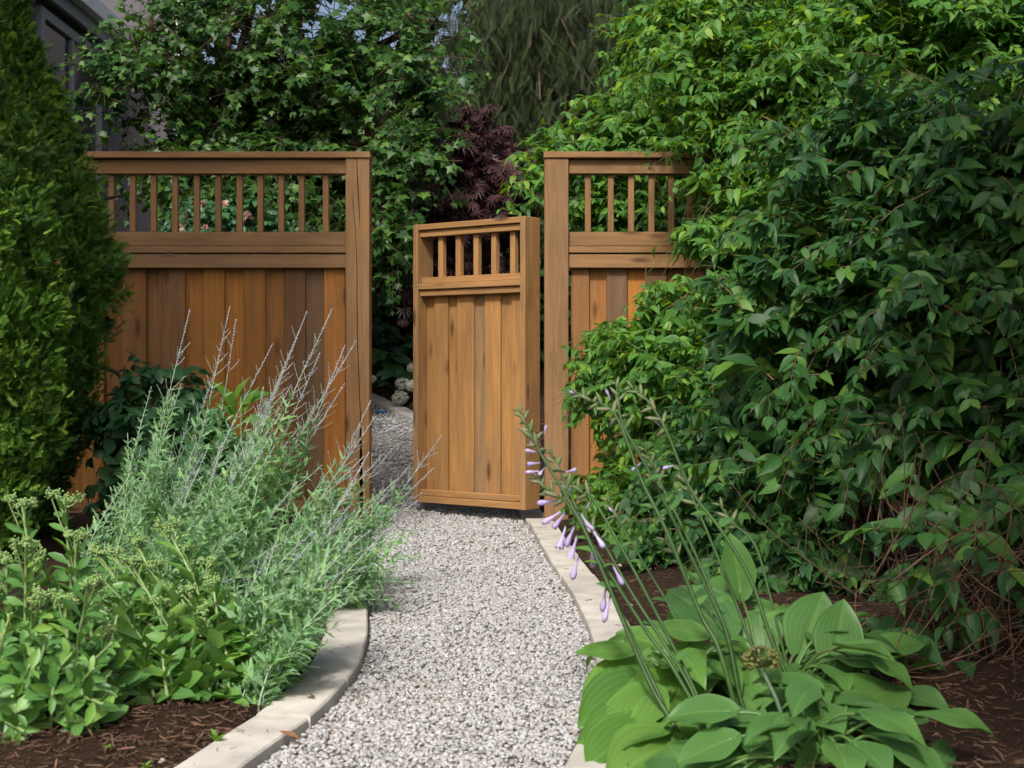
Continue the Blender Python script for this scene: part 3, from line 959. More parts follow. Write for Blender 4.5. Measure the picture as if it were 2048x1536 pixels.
def shrub(label, base, ells, n_, lens, tl, pairs, mats, stems, cat='shrub', droop=(.25, .6), inner=0.35, lump=.27, keep=None, face=0.45, up=0.3, name='leafy_shrub', lwid=1.0, nleaf=300):
    leafm, leafmesh, tplset, twigm = mats
    t = thing(name, tuple(base), label, cat)
    P, O = cloud(ells, n_, (0.72, 1.04), face, lump)
    P2, O2 = cloud(ells, int(n_ * inner), (0.35, 0.72), face, .1)
    P = np.concatenate([P, P2]); O = np.concatenate([O, O2])
    if keep is not None:
        k = keep(P); P, O = P[k], O[k]
    k = len(P)
    L = rng.uniform(*tl, k)
    D = O * 0.75 + rng.normal(size=(k, 3)) * 0.42 + UP[None] * up
    P = P - unit(D) * (L * 0.5)[:, None]
    ll = rng.uniform(*lens, k)
    M, paths = sprays(P, D, L, rng.uniform(*droop, k), pairs, ll, lwid)
    if keep is not None: M = M[keep(M[:, :, 3])]
    M = M[M[:, 2, 3] > base[2] + 0.02]
    rest = leaf_objects(t, base, leafmesh, M, nleaf)
    joined('foliage', t, base, tplset, M[rest], leafm)
    twig_mesh(t, base, paths, 0.0035, twigm)
    for s in stems: branch(t, base, s, 0.022, 0.008, M_bark1)
    return t

def fan_stems(base, targets, bend=0.25):
    out = []
    for tg in targets:
        b_ = np.asarray(base) + rng.normal(size=3) * [.08, .06, 0]
        tg = np.asarray(tg, float)
        mid = b_ * .5 + tg * .5 + UP * bend * .5 + rng.normal(size=3) * .08
        out.append([b_ - UP * .05, b_ * .75 + mid * .25 + UP * .1, mid, tg])
    return out

# ------------------------------------------------------------------ house at the far left
M_stucco = plain_mat('mauve_grey_stucco', (0.125, 0.118, 0.132), 0.9, 0.08, 60, 0.3, 0.004, 0.15)
M_trimw = plain_mat('grey_painted_trim', (0.27, 0.28, 0.27), 0.6, 0.06, 20, 0.0, 0.0, 0.3)
M_white = plain_mat('white_painted_metal', (0.62, 0.64, 0.66), 0.45, 0.05, 20, 0.0, 0.0, 0.4)
M_roof = plain_mat('dark_roof_shingle', (0.06, 0.055, 0.055), 0.9, 0.3, 40, 0.3, 0.01)
M_glass, n, l = new_mat('window_glass')
p = n.new('ShaderNodeBsdfPrincipled'); p.inputs['Base Color'].default_value = (0.02, 0.024, 0.028, 1); p.inputs['Roughness'].default_value = 0.08
o = n.new('ShaderNodeOutputMaterial'); l.new(p.outputs[0], o.inputs['Surface'])
hb = (-4.45, 16.0, 0.0)
house = thing('house', hb, 'mauve grey stucco house wall with eave and white downspout behind the fence', 'house')
def hbx(name, x0, x1, y0, y1, z0, z1, mat, parent=house, c=.004):
    return box_part(name, x0 - hb[0], x1 - hb[0], y0 - hb[1], y1 - hb[1], z0 - hb[2], z1 - hb[2], mat, parent, c)
hbx('rear_wall', -9, -3.71, 16.0, 16.3, -.2, 7.4, M_stucco)
hbx('side_wall', -9, -4.47, 9.4, 15.995, -.2, 4.42, M_stucco)
hbx('soffit', -9, -4.36, 9.2, 15.98, 4.425, 4.47, M_trimw)
hbx('fascia', -4.355, -4.325, 9.2, 15.98, 4.36, 4.60, M_trimw)
hbx('gutter', -4.322, -4.22, 9.2, 15.985, 4.50, 4.66, M_white)
V = np.array([(-4.3, 9.1, 4.665), (-4.3, 15.99, 4.665), (-9, 15.99, 6.4), (-9, 9.1, 6.4), (-4.3, 9.1, 4.60), (-4.3, 15.99, 4.60), (-9, 15.99, 6.3), (-9, 9.1, 6.3)]) - hb
link('roof', mesh_np('roof', V, [(0, 1, 2, 3), (7, 6, 5, 4), (0, 4, 5, 1), (1, 5, 6, 2), (2, 6, 7, 3), (3, 7, 4, 0)], None, M_roof, False), house)
hbx('downspout', -3.705, -3.63, 15.97, 16.05, 0.1, 7.3, M_white)
w = hbx('window', -4.468, -4.45, 13.7, 15.5, 2.6, 4.2, M_glass)
wl_ = w.location
def wbx(y0, y1, z0, z1): 
    q_ = hbx('frame', -4.472, -4.41, y0, y1, z0, z1, M_trimw, None)
    q_.parent = w; q_.location = q_.location - wl_
for a in ((13.6, 13.7, 2.5, 4.3), (15.5, 15.6, 2.5, 4.3), (13.7, 15.5, 4.2, 4.3), (13.7, 15.5, 2.5, 2.6), (14.56, 14.62, 2.6, 4.2)): wbx(*a)

# ------------------------------------------------------------------ arborvitae
def arborvitae(label, bx_, by, height, prof, n_, sz, lean=0.0):
    base = np.array([bx_, by, float(ground_z(bx_, by))])
    t = thing('arborvitae', tuple(base), label, 'conifer', 'arborvitae columns by the left fence')
    Ms, rn = [], []
    for (cnt, r0, r1, per, tr) in ((n_, .84, 1.0, 38, .072),):
        z = rng.random(cnt) ** 0.95
        a = rng.uniform(-math.pi, math.pi, cnt)
        keep = np.sin(a) < 0.45
        z, a = z[keep], a[keep]
        zz = z * height
        rad = np.interp(z, [p_[0] for p_ in prof], [p_[1] for p_ in prof])
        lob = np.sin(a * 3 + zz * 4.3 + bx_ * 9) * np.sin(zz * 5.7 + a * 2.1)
        rr = rad * (1 + .15 * lob + .08 * np.sin(a * 7 + zz * 9.5)) * rng.uniform(r0, r1, len(z))
        out = np.stack([np.cos(a), np.sin(a), np.zeros(len(a))], 1)
        C = base + out * rr[:, None] + np.outer(zz, UP)
        C[:, 0] += lean * zz
        # each tuft: fine sprays radiating up and outwards from one shoot
        k = len(C)
        Ct, Ot = np.repeat(C, per, 0), np.repeat(out, per, 0)
        ax = unit(Ot * .7 + UP[None] * .8 + np.repeat(rng.normal(size=(k, 3)) * .35, per, 0))
        D = ax + rng.normal(size=Ct.shape) * .55
        P = Ct + ax * rng.uniform(-.5, .6, (len(Ct), 1)) * tr + rng.normal(size=Ct.shape) * tr * .33
        S = rng.uniform(.6, 1.25, len(Ct)) * sz
        Ms.append(frames(P, D, rng.normal(size=P.shape) + Ot * .3, S))
        along = ((P - Ct) * ax).sum(1) / tr                      # young tips are yellower
        tone = .42 + .2 * np.repeat(lob, per) + np.repeat(rng.normal(size=k) * .12, per) + .28 * along  # bulges toned lighter, shade of the hollows put into the tone
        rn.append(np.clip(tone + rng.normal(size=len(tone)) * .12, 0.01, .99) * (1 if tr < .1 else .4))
    # inner sprays close the crown, the shade inside put into their dark tone
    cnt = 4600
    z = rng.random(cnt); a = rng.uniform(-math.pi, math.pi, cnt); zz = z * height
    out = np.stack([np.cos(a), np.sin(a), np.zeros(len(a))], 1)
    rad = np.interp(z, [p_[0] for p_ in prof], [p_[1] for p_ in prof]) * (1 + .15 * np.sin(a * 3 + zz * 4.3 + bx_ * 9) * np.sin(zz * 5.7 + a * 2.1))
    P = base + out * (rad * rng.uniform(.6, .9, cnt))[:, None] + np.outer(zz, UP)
    inner_dark = joined('inner_foliage', t, base, T_fanw, frames(P, out * .6 + UP[None] * .8 + rng.normal(size=P.shape) * .4, rng.normal(size=P.shape) * .6 + out * .8, rng.uniform(.07, .12, cnt)), M_thuja, False, rng.uniform(.02, .3, cnt))
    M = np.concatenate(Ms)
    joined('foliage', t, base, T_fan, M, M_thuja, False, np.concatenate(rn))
    branch(t, base, [base - UP * .1, base + UP * height * .4 + [lean * .4, 0, 0], base + UP * height * .97], .06, .008, M_bark1, 'trunk')
    return t
b2 = arborvitae('dense green arborvitae column touching the left fence, the farther one', -2.46, 7.15, 3.0,
           [(0, .2), (.1, .27), (.163, .34), (.25, .40), (.31, .43), (.377, .46), (.443, .47), (.517, .41), (.577, .35), (.657, .26), (.715, .20), (.76, .13), (.81, .05), (.86, .0), (.9, .0), (1, .0)], 1900, .052)
bark_b = np.array(b2.location)
branch(b2, bark_b, [at(205, 735, 7.5), at(232, 745, 7.45), at(252, 772, 7.4), at(250, 800, 7.4), at(258, 835, 7.4)], .012, .009, M_bark1)
branch(b2, bark_b, [at(212, 815, 7.4), at(226, 850, 7.35), at(232, 890, 7.35), at(226, 935, 7.3), at(222, 985, 7.3)], .016, .014, M_bark1)
branch(b2, bark_b, [at(190, 400, 7.6), at(215, 397, 7.6), at(246, 390, 7.6)], .011, .009, M_bark1)
arborvitae('dense yellow green arborvitae column at the edge of the bed, the nearer one', -2.34, 6.2, 2.42,
           [(0, .2), (.2, .37), (.4, .42), (.53, .39), (.667, .32), (.73, .28), (.80, .20), (.83, .12), (.883, .04), (.92, .0), (1, .0)], 1800, .048)

# ------------------------------------------------------------------ trees behind the fence
def tree(label, name, base, ells, n_, lens, tl, pairs, leafm, leafmesh, tplset, trunks, cat='tree', gaps=True, inner=.4, nleaf=300, droop=(.1, .4), face=.6, lwid=1.0, alt=False, hang=.45, up=.25, lump=.2, r0=.09):
    t = thing(name, tuple(base), label, cat)
    P, O = cloud(ells, n_, (0.6, 1.05), face, lump)
    P2, O2 = cloud(ells, int(n_ * inner), (0.2, 0.65), face)
    P = np.concatenate([P, P2]); O = np.concatenate([O, O2])
    k = len(P)
    L = rng.uniform(*tl, k)
    D = O * .6 + rng.normal(size=(k, 3)) * .5 + UP[None] * up
    P = P - unit(D) * (L * .5)[:, None]
    M, paths = sprays(P, D, L, rng.uniform(*droop, k), pairs, rng.uniform(*lens, k), lwid, alt=alt, hang=hang)
    if gaps:
        M = thin(M)
        mid = np.array([q[2] for q in paths]); mp = np.zeros((len(mid), 3, 4)); mp[:, :, 3] = mid
        mp = thin(np.concatenate([mp, np.arange(len(mid))[:, None, None] * np.ones((1, 3, 1))], 2)[:, :, [0, 1, 2, 3, 4]])
        paths = [paths[int(i_)] for i_ in mp[:, 0, 4]]
    rest = np.ones(len(M), bool)
    if nleaf: rest = leaf_objects(t, base, leafmesh, M, nleaf)
    joined('foliage', t, base, tplset, M[rest], leafm)
    if nleaf: twig_mesh(t, base, paths, .004, M_bark1)
    for i, tr in enumerate(trunks): branch(t, base, tr, r0 if i == 0 else r0 * .55, r0 * .22, M_bark1, 'trunk' if i == 0 else 'limb', 8)
    return t

gz = lambda X, Y: float(ground_z(X, Y))
c0 = at(405, 330, 11.0)
tree('green leaved maple with dark forked trunk rising behind the left fence', 'maple_tree', (c0[0], 11.0, gz(c0[0], 11.0)),
     [E(610, 90, 300, 190, 11.3, .9), E(330, 100, 70, 160, 10.8, .4), E(225, 150, 45, 130, 10.8, .3), E(840, 130, 80, 130, 10.6, .4), E(780, 330, 42, 95, 10.2, .25), E(860, 300, 30, 60, 10.2, .2),
      E(470, 330, 240, 90, 11.2, .7), E(790, 470, 35, 80, 9.9, .25), E(520, 410, 190, 60, 10.8, .5), E(640, 280, 160, 70, 11.2, .5)],
     1400, (.05, .088), (.3, .6), 7, M_maple, L_maple, T_maple,
     [[at(395, 760, 11), at(400, 400, 11), at(420, 250, 11.1), at(452, 120, 11.2), at(460, -60, 11.2)],
      [at(405, 340, 11), at(455, 230, 11), at(480, 100, 11), at(520, -40, 11)],
      [at(420, 260, 11.1), at(600, 170, 11.2), at(760, 90, 11.1), at(860, 40, 10.9)],
      [at(415, 280, 11), at(330, 160, 10.9), at(300, 30, 10.8)],
      [at(640, 330, 10.9), at(770, 240, 10.8), at(838, 100, 10.7), at(815, 20, 10.7)]], lwid=1.0, hang=.6)

tree('weeping purple lace leaf maple behind the open gate', 'japanese_maple', (*at(870, 700, 12.4)[:2], gz(at(870, 700, 12.4)[0], 12.4)),
     [E(900, 330, 170, 100, 12.2, .8), E(760, 260, 110, 90, 12.3, .7), E(960, 400, 120, 100, 11.9, .7), E(860, 430, 140, 90, 12.0, .7), E(690, 290, 120, 50, 12.4, .6), E(850, 480, 110, 60, 11.8, .6), E(800, 340, 90, 90, 11.6, .4), E(930, 340, 110, 60, 11.4, .4)],
     1050, (.08, .125), (.25, .5), 8, M_lace, [tpl_mesh('leaf', T_lace[0], M_lace)], T_lace,
     [[at(885, 740, 12.4), at(880, 560, 12.4), at(900, 430, 12.3), at(940, 340, 12.2)], [at(882, 560, 12.4), at(820, 430, 12.3), at(760, 320, 12.3)],
      [at(890, 480, 12.3), at(960, 420, 12.1), at(1020, 400, 12)]], gaps=False, droop=(.2, .6), lump=.3, hang=.7, r0=.06)

# spruce with hanging branchlets
sb = np.array([at(1075, 700, 15.0)[0], 15.0, gz(.3, 15)])
spruce = thing('spruce_tree', tuple(sb), 'dark olive spruce with drooping curtain branches above the gate', 'conifer')
branch(spruce, sb, [sb - UP * .2, sb + UP * 4, sb + UP * 8], .2, .06, M_bark1, 'trunk', 8)
Ms = []
tips = [(930, 240, 14.0), (1000, 180, 13.7), (1080, 215, 13.5), (1150, 250, 13.9), (1190, 190, 13.7), (950, 130, 14.1), (1060, 110, 13.6), (1150, 110, 13.6), (1210, 100, 14.0),
        (920, 40, 14.3), (1000, 30, 13.8), (1090, 0, 13.5), (1180, 10, 13.8), (1230, -20, 14.2), (980, 270, 14.3), (910, 180, 14.6), (1120, 170, 14.2), (1040, 60, 14.2), (900, 100, 14.5), (970, 290, 14.0), (1100, 265, 13.6), (1175, 285, 14.1), (905, 225, 14.3), (1225, 240, 14.3), (960, 200, 14.4), (1215, 210, 14.4), (1010, 300, 14.8), (1150, 60, 14.4)]
for (px_, py_2, Yt) in tips:
    tip = at(px_, py_2 - 15, Yt)
    root = np.array([sb[0], sb[1], tip[2] + .75])
    path_ = smooth_path([root, root * .6 + tip * .4 + UP * .12, root * .25 + tip * .75 + UP * .1, tip], 6)
    o = branch(spruce, sb, [root, root * .5 + tip * .5 + UP * .15, tip], .03, .008, M_bark1)
    m_ = 66
    tt = rng.random(m_) ** .7
    pos = path_[np.clip((tt * (len(path_) - 1)).astype(int), 0, len(path_) - 1)] + rng.normal(size=(m_, 3)) * [.2, .12, .05]
    for rep in range(4):
        D = np.stack([rng.normal(size=m_) * .42, rng.normal(size=m_) * .4 - .1, -np.ones(m_)], 1)
        S = rng.uniform(.12, .24, m_)
        Ms.append(frames(pos, D, rng.normal(size=(m_, 3)) + [0, -1, 0], S))
        pos = pos + unit(D) * (S * .75)[:, None] + rng.normal(size=(m_, 3)) * .03
ton = np.concatenate([np.clip(np.repeat(rng.uniform(.05, .8, 1), len(q)) + rng.normal(size=len(q)) * .2, .01, .99) for q in Ms])
joined('needles', spruce, sb, T_needle, np.concatenate(Ms), M_spruce, False, ton)

# woodland trees and dark shrubs farther back
def far_tree(label, px_, Y, rx, ztop, n_, mat=M_back, tset=T_maple, lens=(.16, .30), zlow=None, ry=1.4, cat='tree', name='woodland_tree'):
    X = (px_ - 1024) / F * Y
    zb = gz(X, Y)
    zl = zb + .3 if zlow is None else zlow
    rx = rx / F * Y
    mid = (zl + ztop) / 2; h = (ztop - zl) / 2
    ells = [(X, Y, mid, rx, ry, h), (X - rx * .45, Y - .4, mid + h * .3, rx * .6, ry * .7, h * .55), (X + rx * .5, Y - .5, mid - h * .2, rx * .6, ry * .7, h * .6), (X, Y - .6, zl + h * .5, rx * .8, ry * .6, h * .5)]
    return tree(label, name, (X, Y, zb), ells, n_, lens, (.4, .9), 5, mat, None, tset, [[(X, Y, zb - .2), (X + .1, Y, mid), (X, Y, ztop - h * .4)], [(X, Y, mid - h * .4), (X + rx * .4, Y - .3, mid + h * .3)]],
                cat, True, .6, 0, r0=.14)
far_tree('tall dark woodland tree behind the maple, next to the house', 430, 19.0, 200, 6.6, 900, zlow=1.0)
far_tree('tall dark woodland tree between maple and spruce', 700, 20.0, 210, 6.3, 1000, zlow=1.2)
far_tree('tall dark woodland tree behind the drooping spruce', 1010, 21.0, 220, 7.6, 1000, zlow=1.2)
far_tree('tall dark woodland tree behind the shrub over the right fence', 1380, 18.0, 260, 7.0, 1100, zlow=1.0)
far_tree('tall dark woodland tree at the far right behind everything', 1850, 17.0, 300, 7.2, 1100, zlow=1.0)
far_tree('low dark evergreen bush in the shade behind the gate', 790, 14.9, 130, 2.6, 480, M_back, T_dark, (.10, .17), .75, .7, 'bush', 'dark_bush')
far_tree('broad dark bush in the shade right of the gate opening', 1010, 14.6, 160, 2.9, 520, M_back, T_dark, (.10, .17), .75, .7, 'bush', 'dark_bush')
far_tree('dark bush beneath the maple behind the left fence', 560, 13.6, 200, 2.5, 520, M_back, T_dark, (.09, .16), .6, .7, 'bush', 'dark_bush')
far_tree('dark bush against the house wall behind the fence', 290, 13.0, 120, 1.75, 380, M_back, T_dark, (.09, .16), .5, .6, 'bush', 'dark_bush')

# ------------------------------------------------------------------ the big leafy shrubs on the right
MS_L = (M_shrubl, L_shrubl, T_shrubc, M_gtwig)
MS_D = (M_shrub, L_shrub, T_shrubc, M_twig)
def gzb(X, Y): return (X, Y, gz(X, Y))
def fence_clear(P):
    Y = P[:, 1]
    return (Y < 8.38) | (P[:, 2] > 2.2) | (P[:, 0] < .1)
bA = gzb(1.2, 9.9)
shrub('leafy shrub coloured light green for sunlight, reaching over the right fence from behind', bA,
      [E(1600, 150, 380, 230, 9.9, .6), E(1215, 300, 110, 95, 9.4, .35), E(1120, 300, 70, 55, 9.3, .25), E(1080, 375, 45, 60, 9.2, .25), E(1300, 230, 130, 110, 9.5, .4), E(1350, 60, 130, 130, 9.9, .5),
       E(1260, 420, 140, 90, 9.3, .3), E(1500, 430, 200, 90, 9.4, .4)],
      850, (.06, .085), (.28, .5), 7, MS_L, fan_stems(bA, [at(1250, 250, 9.6), at(1400, 100, 9.8), at(1120, 300, 9.4), at(1650, 60, 9.9), at(1330, 350, 9.5)]), keep=lambda P: P[:, 1] > 8.75)
def keepB(P):
    px = P[:, 0] / P[:, 1] * F + 1024; py = HOR - (P[:, 2] - EYE) / P[:, 1] * F
    u = rng.random(len(P))
    gap = ((px < 1395 + 50 * np.sin(py * .05) + 40 * (py < 352)) & (py > 296) & (py < 545) & (u < .94)) | ((px < 1330 - (py - 545) * 1.25) & (py >= 545) & (py < 690) & (u < .96))
    gap |= (px < 1185) & (py > 835) & (py < 930) & (u < .9)
    return (P[:, 1] < 8.3) & ~gap & (px > 1128)
bD = gzb(1.9, 7.7)
shrub('tall leafy shrub leaning over the right fence, lighter in its upper half', bD,
      [E(1560, 170, 210, 190, 7.9, .5), E(1850, 120, 280, 230, 7.5, .6), E(1430, 330, 110, 100, 7.9, .35), E(1700, 380, 230, 190, 7.3, .6), E(1370, 60, 90, 90, 8.3, .4)],
      1150, (.055, .085), (.28, .5), 8, MS_L, fan_stems(bD, [at(1600, 100, 7.8), at(1850, 30, 7.6), at(1400, 330, 7.9), at(1420, 40, 8.2)]), keep=lambda P: keepB(P) | (P[:, 2] > 2.2))
bB = gzb(1.05, 7.7)
shrub('leafy shrub spilling across the boards of the right fence', bB,
      [E(1290, 720, 140, 125, 7.7, .42), E(1215, 735, 70, 70, 7.6, .3), E(1440, 560, 170, 200, 7.6, .5), E(1500, 800, 240, 220, 7.2, .55), E(1400, 400, 120, 110, 7.9, .35),
       E(1290, 990, 90, 75, 7.3, .3), E(1360, 1050, 100, 90, 6.9, .35), E(1210, 955, 50, 40, 7.7, .2)],
      1150, (.05, .08), (.22, .42), 8, MS_L, fan_stems(bB, [at(1280, 700, 7.7), at(1450, 500, 7.6), at(1550, 650, 7.4), at(1290, 960, 7.4)]), keep=keepB)
bC = gzb(2.05, 5.9)
def keepC(P):
    px = P[:, 0] / P[:, 1] * F + 1024; py = HOR - (P[:, 2] - EYE) / P[:, 1] * F
    hole = ((px - 1790) / 160) ** 2 + ((py - 1130) / 150) ** 2 < 1
    return (~hole | (rng.random(len(P)) < .05)) & (py < 1160 + rng.normal(size=len(P)) * 40)
shrub('glossy leaved shrub coloured dark for shade, filling the right side beside the hostas', bC,
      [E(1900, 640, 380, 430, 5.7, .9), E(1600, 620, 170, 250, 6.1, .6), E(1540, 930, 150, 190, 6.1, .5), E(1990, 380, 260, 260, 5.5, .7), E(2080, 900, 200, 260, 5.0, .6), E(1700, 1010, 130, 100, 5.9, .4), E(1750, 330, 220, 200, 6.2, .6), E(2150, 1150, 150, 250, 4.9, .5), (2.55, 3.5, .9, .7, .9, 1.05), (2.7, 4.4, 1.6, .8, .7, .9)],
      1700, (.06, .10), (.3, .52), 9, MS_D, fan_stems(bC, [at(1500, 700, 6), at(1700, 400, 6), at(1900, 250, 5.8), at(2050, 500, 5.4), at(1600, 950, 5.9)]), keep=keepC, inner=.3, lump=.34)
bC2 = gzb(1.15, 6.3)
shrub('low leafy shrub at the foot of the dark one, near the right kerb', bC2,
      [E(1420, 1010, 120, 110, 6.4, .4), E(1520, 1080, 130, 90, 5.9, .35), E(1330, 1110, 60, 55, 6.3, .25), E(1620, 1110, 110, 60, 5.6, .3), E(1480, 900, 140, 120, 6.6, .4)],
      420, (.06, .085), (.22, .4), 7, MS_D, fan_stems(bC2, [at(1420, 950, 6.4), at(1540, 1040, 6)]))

M_dtwig = plain_mat('dead_twig_bark', (0.10, 0.062, 0.042), 0.85, 0.35, 40, 0.1, 0.002, 0.15, 0.9)
# bare twigs under the dark shrub
tw = thing('bare_twigs', gzb(1.62, 4.75), 'tangle of thin bare brown twigs under the dark shrub, behind the hostas', 'twigs')
twb = np.array(tw.location)
for i in range(210):
    px_, py_2 = rng.uniform(1740, 2140), rng.uniform(1080, 1540)
    Y = rng.uniform(3.7, 5.2)
    a = at(px_, py_2, Y); a[2] = max(a[2], gz(a[0], a[1]) + .02)
    L = rng.uniform(.25, .6)
    ang = rng.normal(.9, .6)
    d = np.array([math.cos(ang) * rng.choice([-1, 1], p=[.25, .75]), rng.normal() * .5, math.sin(ang)])
    e = a + unit(d) * L; e[2] = max(e[2], .03)
    branch(tw, twb, [a, a * .5 + e * .5 + rng.normal(size=3) * .05, e], rng.uniform(.0014, .003), .0009, M_dtwig, 'twig', 4, 4)
# a few leafy suckers between the twigs
bS = gzb(1.7, 4.6)
sk = thing('leafy_sucker', bS, 'sparse low leafy shoots growing between the bare twigs', 'plant')
P = np.array([at(*q) for q in ((1800, 1040, 4.7), (1850, 1190, 4.5), (1900, 1010, 4.6), (1960, 1100, 4.4), (1930, 1280, 4.3), (2010, 1180, 4.5), (1880, 1320, 4.2), (1760, 1240, 4.6), (2020, 1390, 4.2), (1985, 1000, 4.5), *[(rng.uniform(1740, 2060), rng.uniform(1010, 1420), rng.uniform(4.0, 4.7)) for _ in range(26)])])
M, paths = sprays(P, rng.normal(size=(len(P), 3)) * [.6, .3, .2] + [-.5, -.4, .25], rng.uniform(.12, .22, len(P)), rng.uniform(.3, .6, len(P)), 4, rng.uniform(.085, .115, len(P)), 1.0)
leaf_objects(sk, bS, L_shrub, M, 300)
for q in paths:
    branch(sk, bS, [np.array([q[0][0] + .08, q[0][1] + .1, gz(q[0][0], q[0][1])]), q[0] + UP * .02, q[1], q[3]], .003, .0015, M_twig, 'stem', 4, 3)

# ------------------------------------------------------------------ Russian sage
M_sage = leaf_mat('sage_leaf', [(0.0, (0.118, 0.238, 0.123)), (0.5, (0.167, 0.324, 0.166)), (0.85, (0.216, 0.400, 0.190)), (1.0, (0.225, 0.432, 0.114))], 0.65, 0.28, 0.3, 5, 0.3, 0.2)
M_sagestem = plain_mat('sage_stem', (0.40, 0.48, 0.36), 0.7, 0.15, 60, 0, 0, 0.2, 0.25)
M_lav = leaf_mat('lavender_bud', [(0.0, (0.30, 0.28, 0.48)), (0.6, (0.40, 0.37, 0.60)), (1.0, (0.48, 0.45, 0.60))], 0.7, 0.2, 0, 4, 0.1, 0.2)
T_sage = [leaf_tpl(0.12, lanc, 6, 2, 0.3, 0.4, 0.36), leaf_tpl(0.11, lanc, 6, 2, 0.4, 0.7, 0.38), leaf_tpl(0.13, lanc, 6, 2, 0.2, 0.1, 0.34)]
T_bud = [tpl([(0, 0, 0), (.5, .25, .5), (0, 1, 0), (-.5, .25, .5), (0, .25, -.55)], (), [(0, 1, 3), (0, 4, 1), (0, 3, 4), (1, 2, 3), (1, 4, 2), (4, 3, 2)])]

def sage(label, bx_, by, stems, dens=1.0):
    base = np.array(gzb(bx_, by))
    t = thing('russian_sage', tuple(base), label, 'perennial', 'silvery sage plants leaning over the left kerb')
    for (tip, spike) in stems:
        tip = np.asarray(tip, float)
        hgt = tip[2]
        b0 = base * .45 + .55 * np.array([tip[0] - .25 * hgt - .03, tip[1] - .05, 0]) + rng.normal(size=3) * [.05, .10, 0]
        b0[0] = min(b0[0], float(xl(b0[1])) - .165); b0[2] = gz(b0[0], b0[1]) - .01
        mid = b0 * .5 + tip * .5 + np.array([-.03 * (tip[0] - b0[0] > 0), 0, .04]) + rng.normal(size=3) * .02
        path_ = smooth_path([b0, b0 * .78 + mid * .22 + UP * .03, mid, tip], 8)
        seg = np.linalg.norm(np.diff(path_, axis=0), axis=1)
        Ltot = seg.sum(); cum = np.concatenate([[0], np.cumsum(seg)])
        acc = Acc()
        r0 = rng.uniform(.0023, .0034)
        V, Q, T = tube(path_, np.linspace(r0, .0010, len(path_)), 4); acc.add(V, Q, T, random.random())
        # nodes
        s_nodes = np.arange(.015, Ltot - .01, .026)
        pos = np.stack([np.interp(s_nodes, cum, path_[:, i]) for i in range(3)], 1)
        tan = unit(np.stack([np.gradient(np.interp(s_nodes, cum, path_[:, i])) for i in range(3)], 1))
        f = s_nodes / Ltot
        phi0 = rng.uniform(0, 6.28)
        ref = unit(np.cross(tan, [0.3, 0.9, 0.1])); ref2 = np.cross(tan, ref)
        Ml, bud = [], []
        leafy = f < (0.70 if spike else 0.97)
        for sg in (0, 1):
            a = phi0 + np.arange(len(f)) * math.pi / 2 + sg * math.pi + rng.normal(size=len(f)) * .25
            rad = ref * np.cos(a)[:, None] + ref2 * np.sin(a)[:, None]
            k = leafy & (rng.random(len(f)) < .95 * dens)
            ll = np.interp(f, [0, .1, .35, .7, 1], [.042, .062, .070, .044, .020]) * rng.uniform(.75, 1.25, len(f))
            D = rad * .75 + tan * .75 - UP * rng.uniform(-.15, .2, (len(f), 1))
            Ml.append(frames(pos[k], D[k], (tan * .7 + UP * .5 - np.array([0, .5, 0]) + rng.normal(size=tan.shape) * .4)[k], np.stack([ll, ll, ll], 1)[k]))
            # short leafy axillary shoots
            k2 = leafy & (f > .008) & (f < .62) & (rng.random(len(f)) < .75 * dens)
            for q in range(5):
                D2 = rad * .7 + tan * .9 + rng.normal(size=tan.shape) * .5
                l2 = rng.uniform(.02, .044, len(f))
                off = rad * rng.uniform(.004, .03, (len(f), 1)) + tan * rng.uniform(.0, .02, (len(f), 1))
                Ml.append(frames((pos + off)[k2], D2[k2], (UP + rng.normal(size=tan.shape) * .5)[k2], np.stack([l2, l2, l2], 1)[k2]))
            # side branchlets of the flowering top
            if spike:
                k3 = np.where((f > .58) & (f < .90) & (rng.random(len(f)) < .6))[0]
                for i in k3:
                    d = unit(rad[i] * .75 + tan[i] * .8)
                    L3 = rng.uniform(.03, .095) * (1.15 - f[i]) * 2
                    e = pos[i] + d * L3 + UP * L3 * .18
                    V, Q, T = tube([pos[i], pos[i] * .5 + e * .5 - UP * .003, e], [.0012, .001, .0007], 3, False); acc.add(V, Q, T, random.random())
                    nb = int(L3 / .011)
                    for w in range(nb):
                        bp = pos[i] + (e - pos[i]) * ((w + .7) / nb)
                        if random.random() < .55:
                            bud.append((bp, rng.normal(size=3) + d * .6, rng.uniform(.003, .0055)))
        st = acc.build('stem', M_sagestem, t, base)
        if Ml: joined('leaves', st, base, T_sage, np.concatenate(Ml), M_sage)
        if spike:
            top = np.where(f > .80)[0]
            for s_ in np.arange(.80 * Ltot, Ltot, .0125):
                bp = np.array([np.interp(s_, cum, path_[:, i]) for i in range(3)])
                for q in range(5):
                    bud.append((bp, rng.normal(size=3) * [1, 1, .4], rng.uniform(.003, .0062) * (1.2 - .6 * s_ / Ltot) * 1.35))
        if bud:
            Mb = frames(np.array([b_[0] for b_ in bud]), np.array([b_[1] for b_ in bud]), rng.normal(size=(len(bud), 3)), np.array([[b_[2] * .8, b_[2] * 1.5, b_[2] * .8] for b_ in bud]))
            joined('flower_spike', st, base, T_bud, Mb, M_lav)
    return t

def rand_tips(n_, region, Y, spike_p):
    out = []
    for _ in range(n_):
        x0, x1, y0, y1 = region
        out.append((at(rng.uniform(x0, x1), rng.uniform(y0, y1), rng.uniform(*Y)), rng.random() < spike_p))
    return out
def tips(lst, Y, spike=True): return [(at(a, b_, Y + rng.uniform(-.15, .15)), spike) for (a, b_) in lst]

